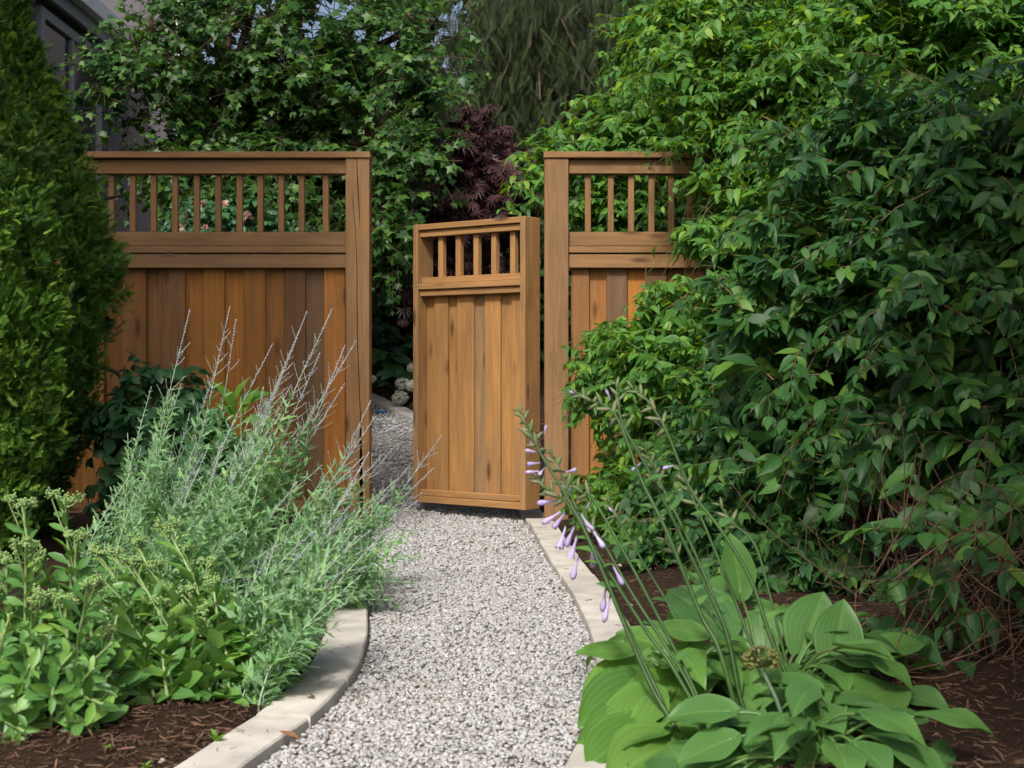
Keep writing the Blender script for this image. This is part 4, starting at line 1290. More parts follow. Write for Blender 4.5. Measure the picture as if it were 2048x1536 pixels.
sage('silvery sage rooted behind the others, tall spikes before the left fence boards', -1.22, 5.75,
     tips([(380, 618), (460, 612), (472, 640), (545, 688), (438, 720), (598, 662)], 5.9) + rand_tips(12, (250, 560, 760, 950), (5.3, 6.2), .3) + rand_tips(9, (210, 420, 840, 1000), (5.2, 5.9), .0) + rand_tips(5, (420, 650, 740, 900), (5.4, 6.2), .8))
sage('silvery sage in the middle of the clump, arching far towards the gate', -.98, 5.0,
     tips([(614, 622), (664, 618), (690, 690), (713, 680), (527, 773), (566, 740), (640, 705), (690, 765)], 5.3) + rand_tips(8, (430, 720, 800, 980), (4.6, 5.4), .5) + rand_tips(14, (330, 680, 860, 1100), (4.5, 5.2), .1) + rand_tips(5, (620, 800, 760, 960), (4.9, 5.5), .9))
sage('silvery sage leaning farthest over the gravel below the gate', -.80, 5.6,
     tips([(884, 870), (868, 935), (795, 885), (742, 800), (770, 905), (722, 850), (845, 985)], 5.9) + tips([(850, 1050), (846, 1110), (838, 1165), (820, 1215), (800, 1140), (770, 1080), (790, 1200), (760, 1180), (745, 1130), (815, 1080)], 5.2, False) + tips([(838, 1000), (790, 960), (820, 930)], 5.5) + rand_tips(7, (640, 800, 900, 1080), (5.4, 6.2), .6) + rand_tips(14, (620, 820, 1020, 1190), (5.0, 5.9), .15) + rand_tips(6, (560, 720, 960, 1120), (5.1, 5.9), .1))
sage('yellow green based sage nearest the kerb stones, rooted beside the sedum', -.70, 3.98,
     tips([(738, 905), (700, 1010), (655, 1040), (742, 1060)], 4.3) + rand_tips(15, (440, 720, 1020, 1200), (3.8, 4.4), .1) + rand_tips(12, (500, 660, 1150, 1330), (3.75, 4.1), 0) + tips([(690, 1245), (662, 1290), (640, 1335), (702, 1200), (610, 1365), (722, 1150), (735, 1190), (580, 1390), (675, 1225), (640, 1260)], 3.9, False) + rand_tips(4, (560, 790, 1000, 1160), (4.1, 4.6), .5), 1.1)
sage('short bushy sage in the shade between the sedum and the arborvitae', -1.25, 4.9,
     rand_tips(18, (205, 450, 930, 1150), (4.5, 5.2), .05) + rand_tips(13, (360, 560, 980, 1200), (4.3, 4.9), .05))

# ------------------------------------------------------------------ sedum
M_sedum = leaf_mat('sedum_leaf', [(0.0, (0.066, 0.182, 0.050)), (0.5, (0.094, 0.237, 0.055)), (0.85, (0.127, 0.286, 0.055)), (1.0, (0.176, 0.330, 0.055))], 0.42, 0.2, 0.25, 4, 0.3, 0.4)
M_sedstem = plain_mat('sedum_stem', (0.20, 0.30, 0.11), 0.5, 0.15, 40, 0, 0, 0.35, 0.2)
M_sedbud = leaf_mat('sedum_bud', [(0.0, (0.187, 0.331, 0.108)), (0.6, (0.281, 0.432, 0.153)), (1.0, (0.365, 0.478, 0.198))], 0.6, 0.15, 0, 4, 0.1, 0.25)
T_sed = [leaf_tpl(0.21, obov, 6, 2, 0.35, 0.25, 0.07), leaf_tpl(0.23, obov, 6, 2, 0.2, 0.5, 0.06, 0, 6, 0, .2), leaf_tpl(0.20, obov, 6, 2, 0.5, -.1, 0.08, 0, 6, 0, -.2)]
L_sed = [tpl_mesh('leaf', t, M_sedum) for t in T_sed]
def ball_tpl():
    return tpl(ico * [.5, .5, .5], (), icoF)
T_ball = [ball_tpl()]

def sedum(label, bx_, by, stems):
    base = np.array(gzb(bx_, by))
    t = thing('sedum', tuple(base), label, 'perennial', 'flat topped sedum plants in the left bed')
    allM, owner, sts = [], [], []
    more = []
    for (tip, head, bo) in stems:                       # shorter leafy side shoots fill the clump
        low = np.asarray(tip, float) * [1, 1, rng.uniform(.55, .85)] + rng.normal(size=3) * [.05, .05, 0]
        more.append((low, 0, (bo[0] * 1.2 + rng.normal() * .03, bo[1] + rng.normal() * .04)))
    stems = list(stems) + more
    for si, (tip, head, bo) in enumerate(stems):
        tip = np.asarray(tip, float)
        b0 = base + np.array([bo[0], bo[1], 0]); b0[2] = gz(b0[0], b0[1]) - .01
        mid = b0 * .5 + tip * .5 + rng.normal(size=3) * .015 - [0.25 * (tip[0] - b0[0]), 0, -.02]
        path_ = smooth_path([b0, mid, tip], 8)
        seg = np.linalg.norm(np.diff(path_, axis=0), axis=1); cum = np.concatenate([[0], np.cumsum(seg)]); Lt = cum[-1]
        acc = Acc(); V, Q, T = tube(path_, np.linspace(.0055, .0038, len(path_)), 6); acc.add(V, Q, T, random.random())
        if head:
            # branched flat-topped head
            bud = []
            axis = unit(path_[-1] - path_[-3])
            rays = [(tip, axis, head)] 
            for j in range(5):
                a = j * 2.4 + rng.uniform(0, .6)
                out = np.array([math.cos(a), math.sin(a), 0])
                r_ = head * rng.uniform(.6, 1.0)
                p0 = tip - axis * (.02 + .02 * j)
                p1 = tip + out * r_ + UP * rng.uniform(-.012, .012)
                V, Q, T = tube([p0, p0 * .5 + p1 * .5 - UP * .004, p1], [.0026, .0022, .0018], 4, False); acc.add(V, Q, T, random.random())
                rays.append((p1, unit(p1 - p0), head * .55))
            for (p0, d, hh) in rays:
                for j in range(8):
                    a = rng.uniform(0, 6.28); rr = hh * rng.uniform(.1, .75) * .8
                    p1 = p0 + np.array([math.cos(a) * rr, math.sin(a) * rr, rng.uniform(.003, .014)])
                    V, Q, T = tube([p0, p1], [.0014, .001], 3, False); acc.add(V, Q, T, random.random())
                    for w in range(4):
                        bud.append(p1 + rng.normal(size=3) * .0045)
        st = acc.build('stem', M_sedstem, t, base)
        sts.append(st)
        if head:
            bp = np.array(bud)
            joined('flower_head', st, base, T_ball, frames(bp, rng.normal(size=bp.shape), rng.normal(size=bp.shape), rng.uniform(.0045, .0075, len(bp))), M_sedbud)
        ns = np.arange(.012, Lt - .012, .0135)
        pos = np.stack([np.interp(ns, cum, path_[:, i]) for i in range(3)], 1)
        tan = unit(np.stack([np.gradient(np.interp(ns, cum, path_[:, i])) for i in range(3)], 1))
        f = ns / Lt
        ref = unit(np.cross(tan, [0.2, .95, .1])); ref2 = np.cross(tan, ref)
        a = np.arange(len(f)) * 2.1 + rng.uniform(0, 6) + rng.normal(size=len(f)) * .25
        rad = ref * np.cos(a)[:, None] + ref2 * np.sin(a)[:, None]
        ll = np.interp(f, [0, .15, .5, .8, 1], [.078, .09, .078, .060, .032]) * rng.uniform(.8, 1.15, len(f))
        rise = np.interp(f, [0, .12, .3, .6, 1], [-.6, -.1, .3, .6, .95])[:, None]
        D = rad + tan * rise + rng.normal(size=rad.shape) * .12
        N = tan * .9 - rad * .3 + rng.normal(size=rad.shape) * .45 - np.array([0, .6, 0])
        w = np.interp(f, [0, .5, 1], [1.12, .95, .75])
        M = frames(pos, D, N, np.stack([ll * w, ll, ll], 1))
        allM.append(M); owner += [si] * len(M)
    M = np.concatenate(allM); owner = np.array(owner)
    pick = best_visible(M, 300)
    for i in pick:
        o = bpy.data.objects.new('leaf', L_sed[i % 3]); COL.objects.link(o); o.parent = sts[owner[i]]
        m = M[i]; m4 = np.eye(4); m4[:3] = m; m4[:3, 3] -= base
        o.matrix_basis = Matrix(m4.tolist())
    rest = np.ones(len(M), bool); rest[pick] = False
    if rest.any(): joined('foliage', t, base, T_sed, M[rest], M_sedum)
def stem_list(lst, Y, jit=.1):
    return [(at(a, b_, Y + dy), h, (dx, dyb)) for (a, b_, h, dy, dx, dyb) in lst]
sedum('largest sedum with tall flat green flower heads beside the nearest arborvitae', -1.12, 3.50, stem_list(
    [(45, 1012, .036, .15, -.04, .12), (128, 1000, .044, .12, .02, .12), (52, 1090, .030, 0, -.08, .05), (150, 1078, .030, .05, .06, .1), (82, 1200, .026, -.2, .0, -.05), (188, 1168, .026, -.1, .08, 0),
     (15, 1120, .03, .05, -.12, .05), (10, 1260, 0, -.2, -.15, -.05), (215, 1265, .014, -.05, .1, .02), (150, 1300, 0, -.2, .05, -.08), (60, 1330, 0, -.28, -.02, -.12), (-20, 1180, .03, 0, -.17, .05), (110, 1150, 0, .1, .03, .1), (185, 1330, 0, -.15, .1, -.04),
     (0, 1380, 0, -.3, -.1, -.15), (105, 1390, 0, -.3, .05, -.14), (235, 1230, 0, .1, .1, .1), (30, 1230, 0, .05, -.06, .08), (130, 1210, .02, 0, .05, .04), (75, 1120, .02, .12, .0, .16), (175, 1230, 0, .05, .09, .06), (-10, 1290, 0, -.1, -.14, .0), (95, 1270, 0, -.2, .02, -.1), (165, 1390, 0, -.2, .08, -.1), (40, 1420, 0, -.32, -.03, -.16)], 3.55))
sedum('smaller rounder sedum with low green flower heads between the big one and the sage', -.86, 3.82, stem_list(
    [(272, 1085, .026, .1, -.05, .1), (335, 1058, .03, .12, .02, .1), (262, 1128, .026, 0, -.05, 0), (308, 1140, .028, .05, 0, .05), (368, 1105, .028, .1, .05, .08), (228, 1112, .018, .1, -.1, .1), (195, 1108, .016, .1, -.14, .1),
     (415, 1130, .026, .05, .08, .05), (425, 1165, .018, 0, .1, 0), (318, 1212, .02, -.15, 0, -.08), (375, 1185, .02, -.05, .06, -.04), (405, 1225, .012, -.1, .09, -.06), (250, 1230, 0, -.1, -.08, -.05), (285, 1290, 0, -.2, -.03, -.1), (350, 1290, 0, -.2, .03, -.1),
     (215, 1190, 0, 0, -.12, .02), (400, 1300, 0, -.12, .08, -.08), (240, 1310, 0, -.18, -.1, -.08), (290, 1180, 0, .05, -.02, .05), (345, 1170, 0, .05, .04, .05), (385, 1250, 0, -.05, .07, 0), (265, 1340, 0, -.22, -.05, -.12), (320, 1330, 0, -.22, .0, -.12), (375, 1335, 0, -.18, .05, -.1), (230, 1250, 0, 0, -.1, 0), (415, 1260, 0, 0, .09, 0)], 4.0))

# ------------------------------------------------------------------ hostas
M_hosta = leaf_mat('hosta_leaf', [(0.0, (0.062, 0.16, 0.045)), (0.5, (0.08, 0.195, 0.05)), (1.0, (0.10, 0.225, 0.05))], 0.42, 0.26, 0.4, 3.0, 0.3, 0.42, ribs=5)
M_hostay = leaf_mat('yellow_sunlit_hosta_leaf', [(0.0, (0.074, 0.194, 0.037)), (0.5, (0.102, 0.243, 0.042)), (1.0, (0.131, 0.270, 0.053))], 0.42, 0.28, 0.4, 3.0, 0.3, 0.42, ribs=5)  # sunlight put into the kerb hosta's colour; natural yellow beyond the gate
M_petiole = plain_mat('hosta_petiole', (0.09, 0.19, 0.045), 0.45, 0.15, 40, 0, 0, 0.4, 0.2)
def hosta_tpl(width, droop, wavy, cup, nrib=5, nu=12, nv=20):
    V, UV = [], []
    for i in range(nu + 1):
        t = (i / nu) ** 1.25
        pr = (min(1, t / .36) ** .5 if t < .36 else 1.0) * max(0.0, 1 - max(0, (t - .30) / .70) ** 1.9) ** .95
        pr = max(pr, 0.012)
        for j in range(nv + 1):
            s = j / nv * 2 - 1
            w = width * pr
            lobe = -0.16 * abs(s) ** 1.5 * max(0, 1 - t / .5) ** 1.5          # rounded lobes at the leaf base
            z = cup * (abs(s) ** 1.5) * w - droop * t ** 2.2 + wavy * abs(s) ** 2 * math.sin(t * 8 + (1 if s > 0 else 2.4)) * .3 * width
            z += 0.022 * math.cos(s * math.pi * 2 * nrib) * math.sin(math.pi * min(1, t + .1)) * (1 - abs(s) ** 6)
            z -= 0.03 * math.exp(-(s * 9) ** 2) * (1 - t)
            V.append((s * w, t + lobe - .12 * droop * t * t, z)); UV.append((j / nv, t))
    Q = [(i * (nv + 1) + j, i * (nv + 1) + j + 1, (i + 1) * (nv + 1) + j + 1, (i + 1) * (nv + 1) + j) for i in range(nu) for j in range(nv)]
    return tpl(V, Q, (), UV)
T_hosta = [hosta_tpl(.36, .18, .3, .25), hosta_tpl(.33, .35, .5, .35), hosta_tpl(.38, .08, .2, .15), hosta_tpl(.34, .55, .6, .1)]
L_hosta = [tpl_mesh('leaf', t, M_hosta) for t in T_hosta]
L_hostay = [tpl_mesh('leaf', t, M_hostay) for t in T_hosta]
T_small = leaf_tpl(.2, lanc, 5, 2, .4, .5)
M_scape = plain_mat('flower_stalk', (0.035, 0.085, 0.018), 0.5, 0.2, 30, 0, 0, 0.4, 0.2)
M_lilac = leaf_mat('lilac_petal', [(0.0, (0.46, 0.38, 0.66)), (0.6, (0.55, 0.47, 0.74)), (1.0, (0.64, 0.58, 0.80))], 0.55, 0.3, 0.12, 2, 0.1, 0.25)
M_gbud = leaf_mat('green_bud', [(0.0, (0.10, 0.17, 0.05)), (1.0, (0.20, 0.22, 0.12))], 0.5, 0.15, 0.2, 3, 0.1, 0.3)
def flower_mesh(openr):
    V, Q, UV = [], [], []
    prof = [(0, .035), (.12, .045), (.38, .05), (.55, .085), (.75, .125), (.9, .12 + openr * .5), (1.0, .05 + openr)]
    n_ = 12
    for i, (t, r_) in enumerate(prof):
        for k in range(n_):
            a = k * 2 * math.pi / n_
            rr = r_ * (1.0 if i < 4 else (1.08 if k % 2 == 0 else .86))
            V.append((rr * math.cos(a), t - (0.10 if (i == len(prof) - 1 and k % 2) else 0), rr * math.sin(a))); UV.append((k / n_, t))
    for i in range(len(prof) - 1):
        for k in range(n_):
            Q.append((i * n_ + k, i * n_ + (k + 1) % n_, (i + 1) * n_ + (k + 1) % n_, (i + 1) * n_ + k))
    return tpl(V, Q, (), UV)
L_flower = [tpl_mesh('flower', flower_mesh(.13), M_lilac), tpl_mesh('flower', flower_mesh(.03), M_lilac), tpl_mesh('flower', flower_mesh(-.04), M_lilac)]
def bud_tpl():
    V, Q = [], []
    prof = [(0, .06), (.3, .16), (.65, .15), (1, .015)]
    for (t, r_) in prof:
        for k in range(5):
            a = k * 2 * math.pi / 5; V.append((r_ * math.cos(a), t, r_ * math.sin(a)))
    for i in range(3):
        for k in range(5): Q.append((i * 5 + k, i * 5 + (k + 1) % 5, i * 5 + 5 + (k + 1) % 5, i * 5 + 5 + k))
    return tpl(V, Q)
T_gbud = bud_tpl()
def place(name, mesh, parent, base, M):
    o = bpy.data.objects.new(name, mesh); COL.objects.link(o); o.parent = parent
    m4 = np.eye(4); m4[:3] = M; m4[:3, 3] -= base
    o.matrix_basis = Matrix(m4.tolist()); return o

def hosta(label, bx_, by, leaves, meshes, group='broad leaved hostas beside the right kerb'):
    """leaves: (leaf base point, leaf tip point, width factor, template, normal)"""
    base = np.array(gzb(bx_, by))
    t = thing('hosta', tuple(base), label, 'hosta', group)
    for li, (a, b_, wf, k, nm) in enumerate(leaves):
        a, b_ = np.asarray(a, float) + UP * .005 * (li % 5), np.asarray(b_, float) + UP * .010 * (li % 5)
        L = np.linalg.norm(b_ - a) * 1.04
        M = frames(a[None], (b_ - a)[None], np.asarray(nm, float)[None], np.array([[L * wf, L, L]]))[0]
        lf = place('leaf', meshes[k % len(meshes)], t, base, M)
        root = base + rng.normal(size=3) * [.03, .03, 0]
        branch(t, base, [root, root * .45 + a * .55 + UP * .03, a - UP * .002], .0045, .0035, M_petiole, 'petiole', 5, 4)
    return t, base
def ring(bx_, by, n_, r0, r1, z0, z1, ln, wf=(.9, 1.1), a0=0, a1=6.283):
    out = []
    for i in range(n_):
        a = a0 + (a1 - a0) * (i + rng.uniform(-.3, .3)) / n_
        d = np.array([math.cos(a), math.sin(a), 0])
        r_ = rng.uniform(r0, r1); z = rng.uniform(z0, z1)
        p0 = np.array([bx_, by, gz(bx_, by)]) + d * r_ + UP * z
        L = rng.uniform(*ln)
        p1 = p0 + d * L * .9 + UP * rng.uniform(-.35, .1) * L
        out.append((p0, p1, rng.uniform(*wf), int(rng.integers(0, 4)), UP - d * .1 + rng.normal(size=3) * .2 - [0, .2, 0]))
    return out
fc = np.array([0, -.75, .65])
def pl(a, b_, Y0, Y1, wf, k, nm): return (at(*a, Y0), at(*b_, Y1), wf, k, nm)
h1, h1b = hosta('hosta coloured yellow green for sunlight, spreading over the kerb edge, left of the others', .42, 3.72,
    [pl((1285, 1335), (1168, 1398), 3.75, 3.55, 1.0, 1, (0, -.2, 1)), pl((1320, 1370), (1166, 1418), 3.65, 3.45, .95, 0, (0.1, -.3, 1)), pl((1330, 1440), (1172, 1440), 3.5, 3.35, .9, 1, (0, -.3, 1)),
     pl((1310, 1460), (1176, 1520), 3.4, 3.2, 1.0, 0, (-.2, -.3, 1)), pl((1330, 1310), (1235, 1290), 3.9, 3.95, 1.0, 2, (0, -.6, .8)), pl((1400, 1330), (1290, 1318), 3.8, 3.8, 1.1, 0, (0, -.7, .7)),
     pl((1400, 1400), (1255, 1375), 3.6, 3.55, 1.1, 2, (0, -.6, .8)), pl((1380, 1290), (1345, 1225), 4.0, 4.05, 1.2, 0, (.1, -.7, .5)), pl((1350, 1500), (1230, 1535), 3.3, 3.1, 1.1, 1, (0, -.4, 1)),
     pl((1300, 1400), (1215, 1480), 3.5, 3.3, 1.05, 3, (-.2, -.3, 1)), pl((1420, 1450), (1330, 1440), 3.4, 3.35, 1.2, 0, (0, -.8, .6)), pl((1440, 1360), (1385, 1290), 3.75, 3.8, 1.2, 2, (0, -.8, .5))]
    + ring(.42, 3.72, 14, .06, .17, .06, .16, (.13, .165)), L_hostay)
h2, h2b = hosta('large fresh green ribbed hosta with upright leaves before the bare twigs', .70, 3.72,
    [pl((1602, 1304), (1649, 1182), 3.85, 3.95, 1.06, 2, (.05, -.85, .4)), pl((1666, 1338), (1691, 1205), 3.7, 3.8, .94, 2, (.1, -.9, .3)), pl((1731, 1344), (1860, 1266), 3.75, 3.95, .55, 0, (-.2, -.35, .9)),
     pl((1452, 1275), (1340, 1182), 3.9, 4.05, 1.15, 0, (.2, -.75, .6)), pl((1480, 1200), (1466, 1096), 4.05, 4.1, .95, 2, (.4, -.8, .3)), pl((1541, 1222), (1572, 1160), 4.1, 4.3, 1.5, 3, (0, -.5, .8)),
     pl((1530, 1308), (1516, 1212), 3.9, 3.98, 1.1, 0, (-.2, -.9, .3)), pl((1590, 1500), (1637, 1352), 3.35, 3.5, .85, 1, (0, -.7, .6)), pl((1672, 1462), (1806, 1358), 3.4, 3.6, .95, 0, (-.3, -.5, .85)),
     pl((1795, 1405), (1897, 1428), 3.6, 3.5, 1.0, 1, (0, -.4, .9)), pl((1545, 1455), (1468, 1362), 3.4, 3.55, 1.1, 0, (-.2, -.65, .7)), pl((1488, 1440), (1408, 1398), 3.4, 3.4, .75, 3, (0, -.5, .9)),
     pl((1640, 1420), (1730, 1360), 3.6, 3.8, .9, 2, (0, -.3, 1)), pl((1420, 1210), (1500, 1160), 4.1, 4.2, .9, 1, (0, -.4, .9)), pl((1650, 1340), (1640, 1300), 3.9, 4.0, 1.4, 1, (0, -.5, .8)),
     pl((1720, 1480), (1830, 1450), 3.35, 3.4, .8, 3, (0, -.3, 1)), pl((1520, 1395), (1440, 1330), 3.6, 3.7, 1.1, 0, (-.1, -.7, .6))]
    + ring(.72, 3.72, 26, .08, .27, .03, .13, (.12, .165)), L_hosta)
h3, h3b = hosta('dark green hosta lying in front of the ribbed one, lowest of the group', .66, 3.12,
    [pl((1460, 1560), (1600, 1440), 3.05, 3.2, .95, 0, (-.1, -.5, .8)), pl((1600, 1560), (1520, 1440), 3.05, 3.2, 1.1, 2, (0, -.7, .6)), pl((1620, 1570), (1760, 1478), 3.0, 3.15, .9, 1, (0, -.4, .9)),
     pl((1760, 1570), (1870, 1500), 3.0, 3.1, .85, 0, (0, -.4, .9)), pl((1900, 1580), (1960, 1490), 3.0, 3.15, .95, 3, (.2, -.6, .7)), pl((1400, 1570), (1330, 1470), 3.05, 3.2, 1.1, 0, (-.1, -.7, .6)), pl((1330, 1590), (1270, 1500), 3.0, 3.15, 1.0, 1, (-.2, -.6, .7)),
     pl((1540, 1480), (1410, 1455), 3.2, 3.2, .8, 3, (0, -.4, .9)), pl((1690, 1560), (1650, 1450), 3.05, 3.2, .8, 0, (.1, -.7, .6)), pl((1500, 1520), (1450, 1420), 3.1, 3.3, .7, 2, (.4, -.8, .4))]
    + ring(.66, 3.12, 20, .04, .24, .02, .10, (.12, .16)) + ring(.66, 3.15, 6, .0, .05, .08, .13, (.12, .15)), L_hosta)

def scape(owner, base, pix, Y0, Y1, flowers, head, leaves=3, r0=.0055, label=None):
    """flower stalk from the ground to its tip; pix from tip to base"""
    pix = pix[::-1]
    k = len(pix)
    pts = [at(x, y, Y0 + (Y1 - Y0) * i / (k - 1)) for i, (x, y) in enumerate(pix)]
    b0 = pts[0] * .7 + base * .3; b0[2] = gz(b0[0], b0[1])
    if pts[0][2] > .12: pts = [b0] + pts
    st = branch(owner, base, pts, r0, .0028, M_scape, 'flower_stalk', 6, 5)
    p_ = smooth_path(pts, 8)
    seg = np.linalg.norm(np.diff(p_, axis=0), axis=1); cum = np.concatenate([[0], np.cumsum(seg)])
    def on(s): return np.array([np.interp(s * cum[-1], cum, p_[:, i]) for i in range(3)])
    for i in range(leaves):
        s = rng.uniform(.3, .75); p0 = on(s); tan = unit(on(min(1, s + .02)) - p0)
        sd = np.array([rng.choice([-1, 1]) * rng.uniform(.6, 1), rng.uniform(-.6, .3), 0])
        L = rng.uniform(.035, .07)
        place('bract', mesh_bract, st, base, frames(p0[None], (tan * .6 + sd)[None], np.array([[0, -.3, 1.0]]), np.array([[L * 1.2, L, L]]))[0])
    for (px_, py_2, dx, dy, L, kk) in flowers:
        Y = np.interp(py_2, [pix[-1][1], pix[0][1]], [Y1, Y0])
        p0 = at(px_, py_2, Y)
        d = np.array([dx, rng.uniform(-.5, .1), dy])
        j = np.argmin(np.linalg.norm(p_ - p0, axis=1)); nearp = p_[j]
        place('flower', L_flower[kk], st, base, frames(p0[None], d[None], rng.normal(size=(1, 3)), np.array([L]))[0])
        a = Acc(); V, Q, T = tube([nearp, nearp * .5 + p0 * .5 + UP * .003, p0 + unit(d) * .004], [.0016, .0014, .002], 4); a.add(V, Q, T, .5); a.build('pedicel', M_scape, st, base)
    Mb = []
    for i in range(head):
        s = 1 - .16 * (i / max(head, 1)) ** 1.1; p0 = on(s); tan = unit(on(1) - on(.96))
        a = i * 2.4
        rad = unit(np.cross(tan, [.2, .9, .1])) * math.cos(a) + np.cross(tan, unit(np.cross(tan, [.2, .9, .1]))) * math.sin(a)
        L = .026 + .014 * (i / head)
        Mb.append(frames(p0[None], (tan * (1.0 - .5 * i / head) + rad * .8)[None], rad[None], np.array([[L, L * 1.1, L]]))[0])
    if Mb: joined('flower_buds', st, base, [T_gbud], np.array(Mb), M_gbud)
    return st
mesh_bract = tpl_mesh('bract', T_small, M_hosta)
fl1 = [(1080, 905, -.9, .12, .040, 2), (1085, 925, -.95, -.1, .042, 1), (1082, 942, -1, -.1, .042, 2), (1080, 890, -.8, .3, .03, 2), (1088, 872, .2, 1, .030, 2), (1128, 945, .9, .25, .036, 1), (1092, 932, -.5, -.6, .035, 1),
       (1118, 1000, -.95, -.15, .058, 2), (1132, 1022, -.5, -.7, .056, 1), (1124, 1022, -.85, -.55, .06, 2), (1132, 1052, -.35, -1, .062, 0), (1150, 1050, -.4, -.9, .060, 1), (1160, 1025, .5, -.8, .055, 0), (1155, 1070, -.3, -1, .062, 0),
       (1157, 1112, -.28, -1, .062, 2), (1182, 1085, .1, -1, .065, 2), (1185, 1060, .5, -.75, .055, 1), (1212, 1175, -.15, -1, .062, 2), (1220, 1195, -.25, -1, .064, 2), (1225, 1130, .45, -.85, .058, 2)]
scape(h1, h1b, [(1040, 822), (1058, 862), (1082, 908), (1140, 1005), (1187, 1100), (1242, 1232), (1302, 1372), (1350, 1455), (1385, 1545)], 3.3, 3.75, fl1, 16, 4, .007)
scape(h1, h1b, [(1072, 955), (1100, 985), (1137, 1010), (1200, 1115), (1290, 1258), (1342, 1330), (1402, 1440), (1432, 1540)], 3.3, 3.7, [], 14, 3, .006)
scape(h1, h1b, [(1138, 962), (1165, 985), (1190, 1005), (1262, 1130), (1340, 1280), (1402, 1410), (1445, 1540)], 3.4, 3.8, [(1180, 1000, -.3, -.9, .03, 2)], 10, 3, .005)
scape(h2, h2b, [(1150, 785), (1180, 800), (1232, 832), (1282, 958), (1332, 1060), (1402, 1230), (1442, 1310), (1502, 1540)], 3.35, 3.7, [(1160, 790, -.9, .3, .03, 2)], 14, 4, .0065)
scape(h2, h2b, [(1232, 768), (1238, 800), (1246, 850), (1302, 950), (1400, 1150), (1452, 1262), (1482, 1400), (1532, 1545)], 3.4, 3.7, [(1222, 800, -.4, .8, .03, 2)], 10, 3, .006)
scape(h2, h2b, [(1262, 775), (1290, 795), (1332, 860), (1382, 980), (1442, 1060), (1502, 1160), (1540, 1272), (1590, 1400), (1606, 1545)], 3.35, 3.65, [(1322, 855, -.6, .7, .035, 2), (1350, 930, -.8, -.2, .035, 2)], 14, 4, .006)
scape(h2, h2b, [(1440, 1010), (1465, 1045), (1510, 1090), (1537, 1180), (1562, 1282), (1602, 1450)], 3.6, 3.8, [], 6, 2, .004)
scape(h2, h2b, [(1215, 1000), (1260, 1080), (1320, 1180), (1402, 1310), (1452, 1400)], 3.8, 4.2, [(1232, 1030, -.5, .5, .03, 2)], 8, 3, .0045)
scape(h2, h2b, [(1330, 1080), (1400, 1180), (1450, 1260), (1500, 1350), (1530, 1450)], 3.75, 4.0, [], 6, 2, .004)

scape(h1, h1b, [(1168, 1040), (1200, 1075), (1260, 1180), (1330, 1290), (1392, 1400), (1420, 1540)], 3.35, 3.75, [], 8, 3, .005)
scape(h2, h2b, [(1290, 900), (1330, 985), (1392, 1110), (1440, 1230), (1470, 1330), (1500, 1540)], 3.45, 3.75, [(1283, 925, -.6, -.5, .035, 2)], 12, 3, .0055)
scape(h2, h2b, [(1360, 940), (1400, 1030), (1450, 1150), (1492, 1260), (1530, 1370), (1560, 1540)], 3.5, 3.75, [], 10, 3, .0055)
scape(h1, h1b, [(1100, 905), (1128, 960), (1165, 1045), (1222, 1180), (1285, 1320), (1330, 1420), (1362, 1545)], 3.35, 3.75, [(1120, 968, .7, -.4, .04, 2)], 10, 3, .006)
# allium seed head
ab = np.array(gzb(*at(1592, 1540, 3.1)[:2]))
al = thing('allium', tuple(ab), 'single allium with a round dull green seed head standing among the hosta leaves', 'allium')
ah = at(1523, 1320, 3.15)
branch(al, ab, [ab, at(1592, 1540, 3.1), at(1574, 1470, 3.11), at(1555, 1405, 3.12), at(1535, 1362, 3.14), ah - UP * .018], .0055, .0045, plain_mat('allium_stem', (0.09, 0.15, 0.085), 0.5, .1, 30, 0, 0, .3), 'stem', 6, 4)
M_seed = leaf_mat('seed_capsule', [(0.0, (0.10, 0.12, 0.035)), (0.6, (0.15, 0.17, 0.05)), (1.0, (0.17, 0.13, 0.06))], 0.6, 0.1, 0, 3, .1, .25)
d = unit(rng.normal(size=(130, 3))); d = d[d[:, 2] > -.55]
sp = Acc()
for q in d:
    V, Q, T = tube([ah - UP * .016, ah + q * [.038, .038, .026]], [.0008, .0007], 3, False); sp.add(V, Q, T, .5)
hd = sp.build('seed_head', M_seed, al, ab)
joined('seed_pods', hd, ab, T_ball, frames(ah + d * [.040, .040, .028], d, rng.normal(size=d.shape), rng.uniform(.008, .011, len(d))), M_seed)

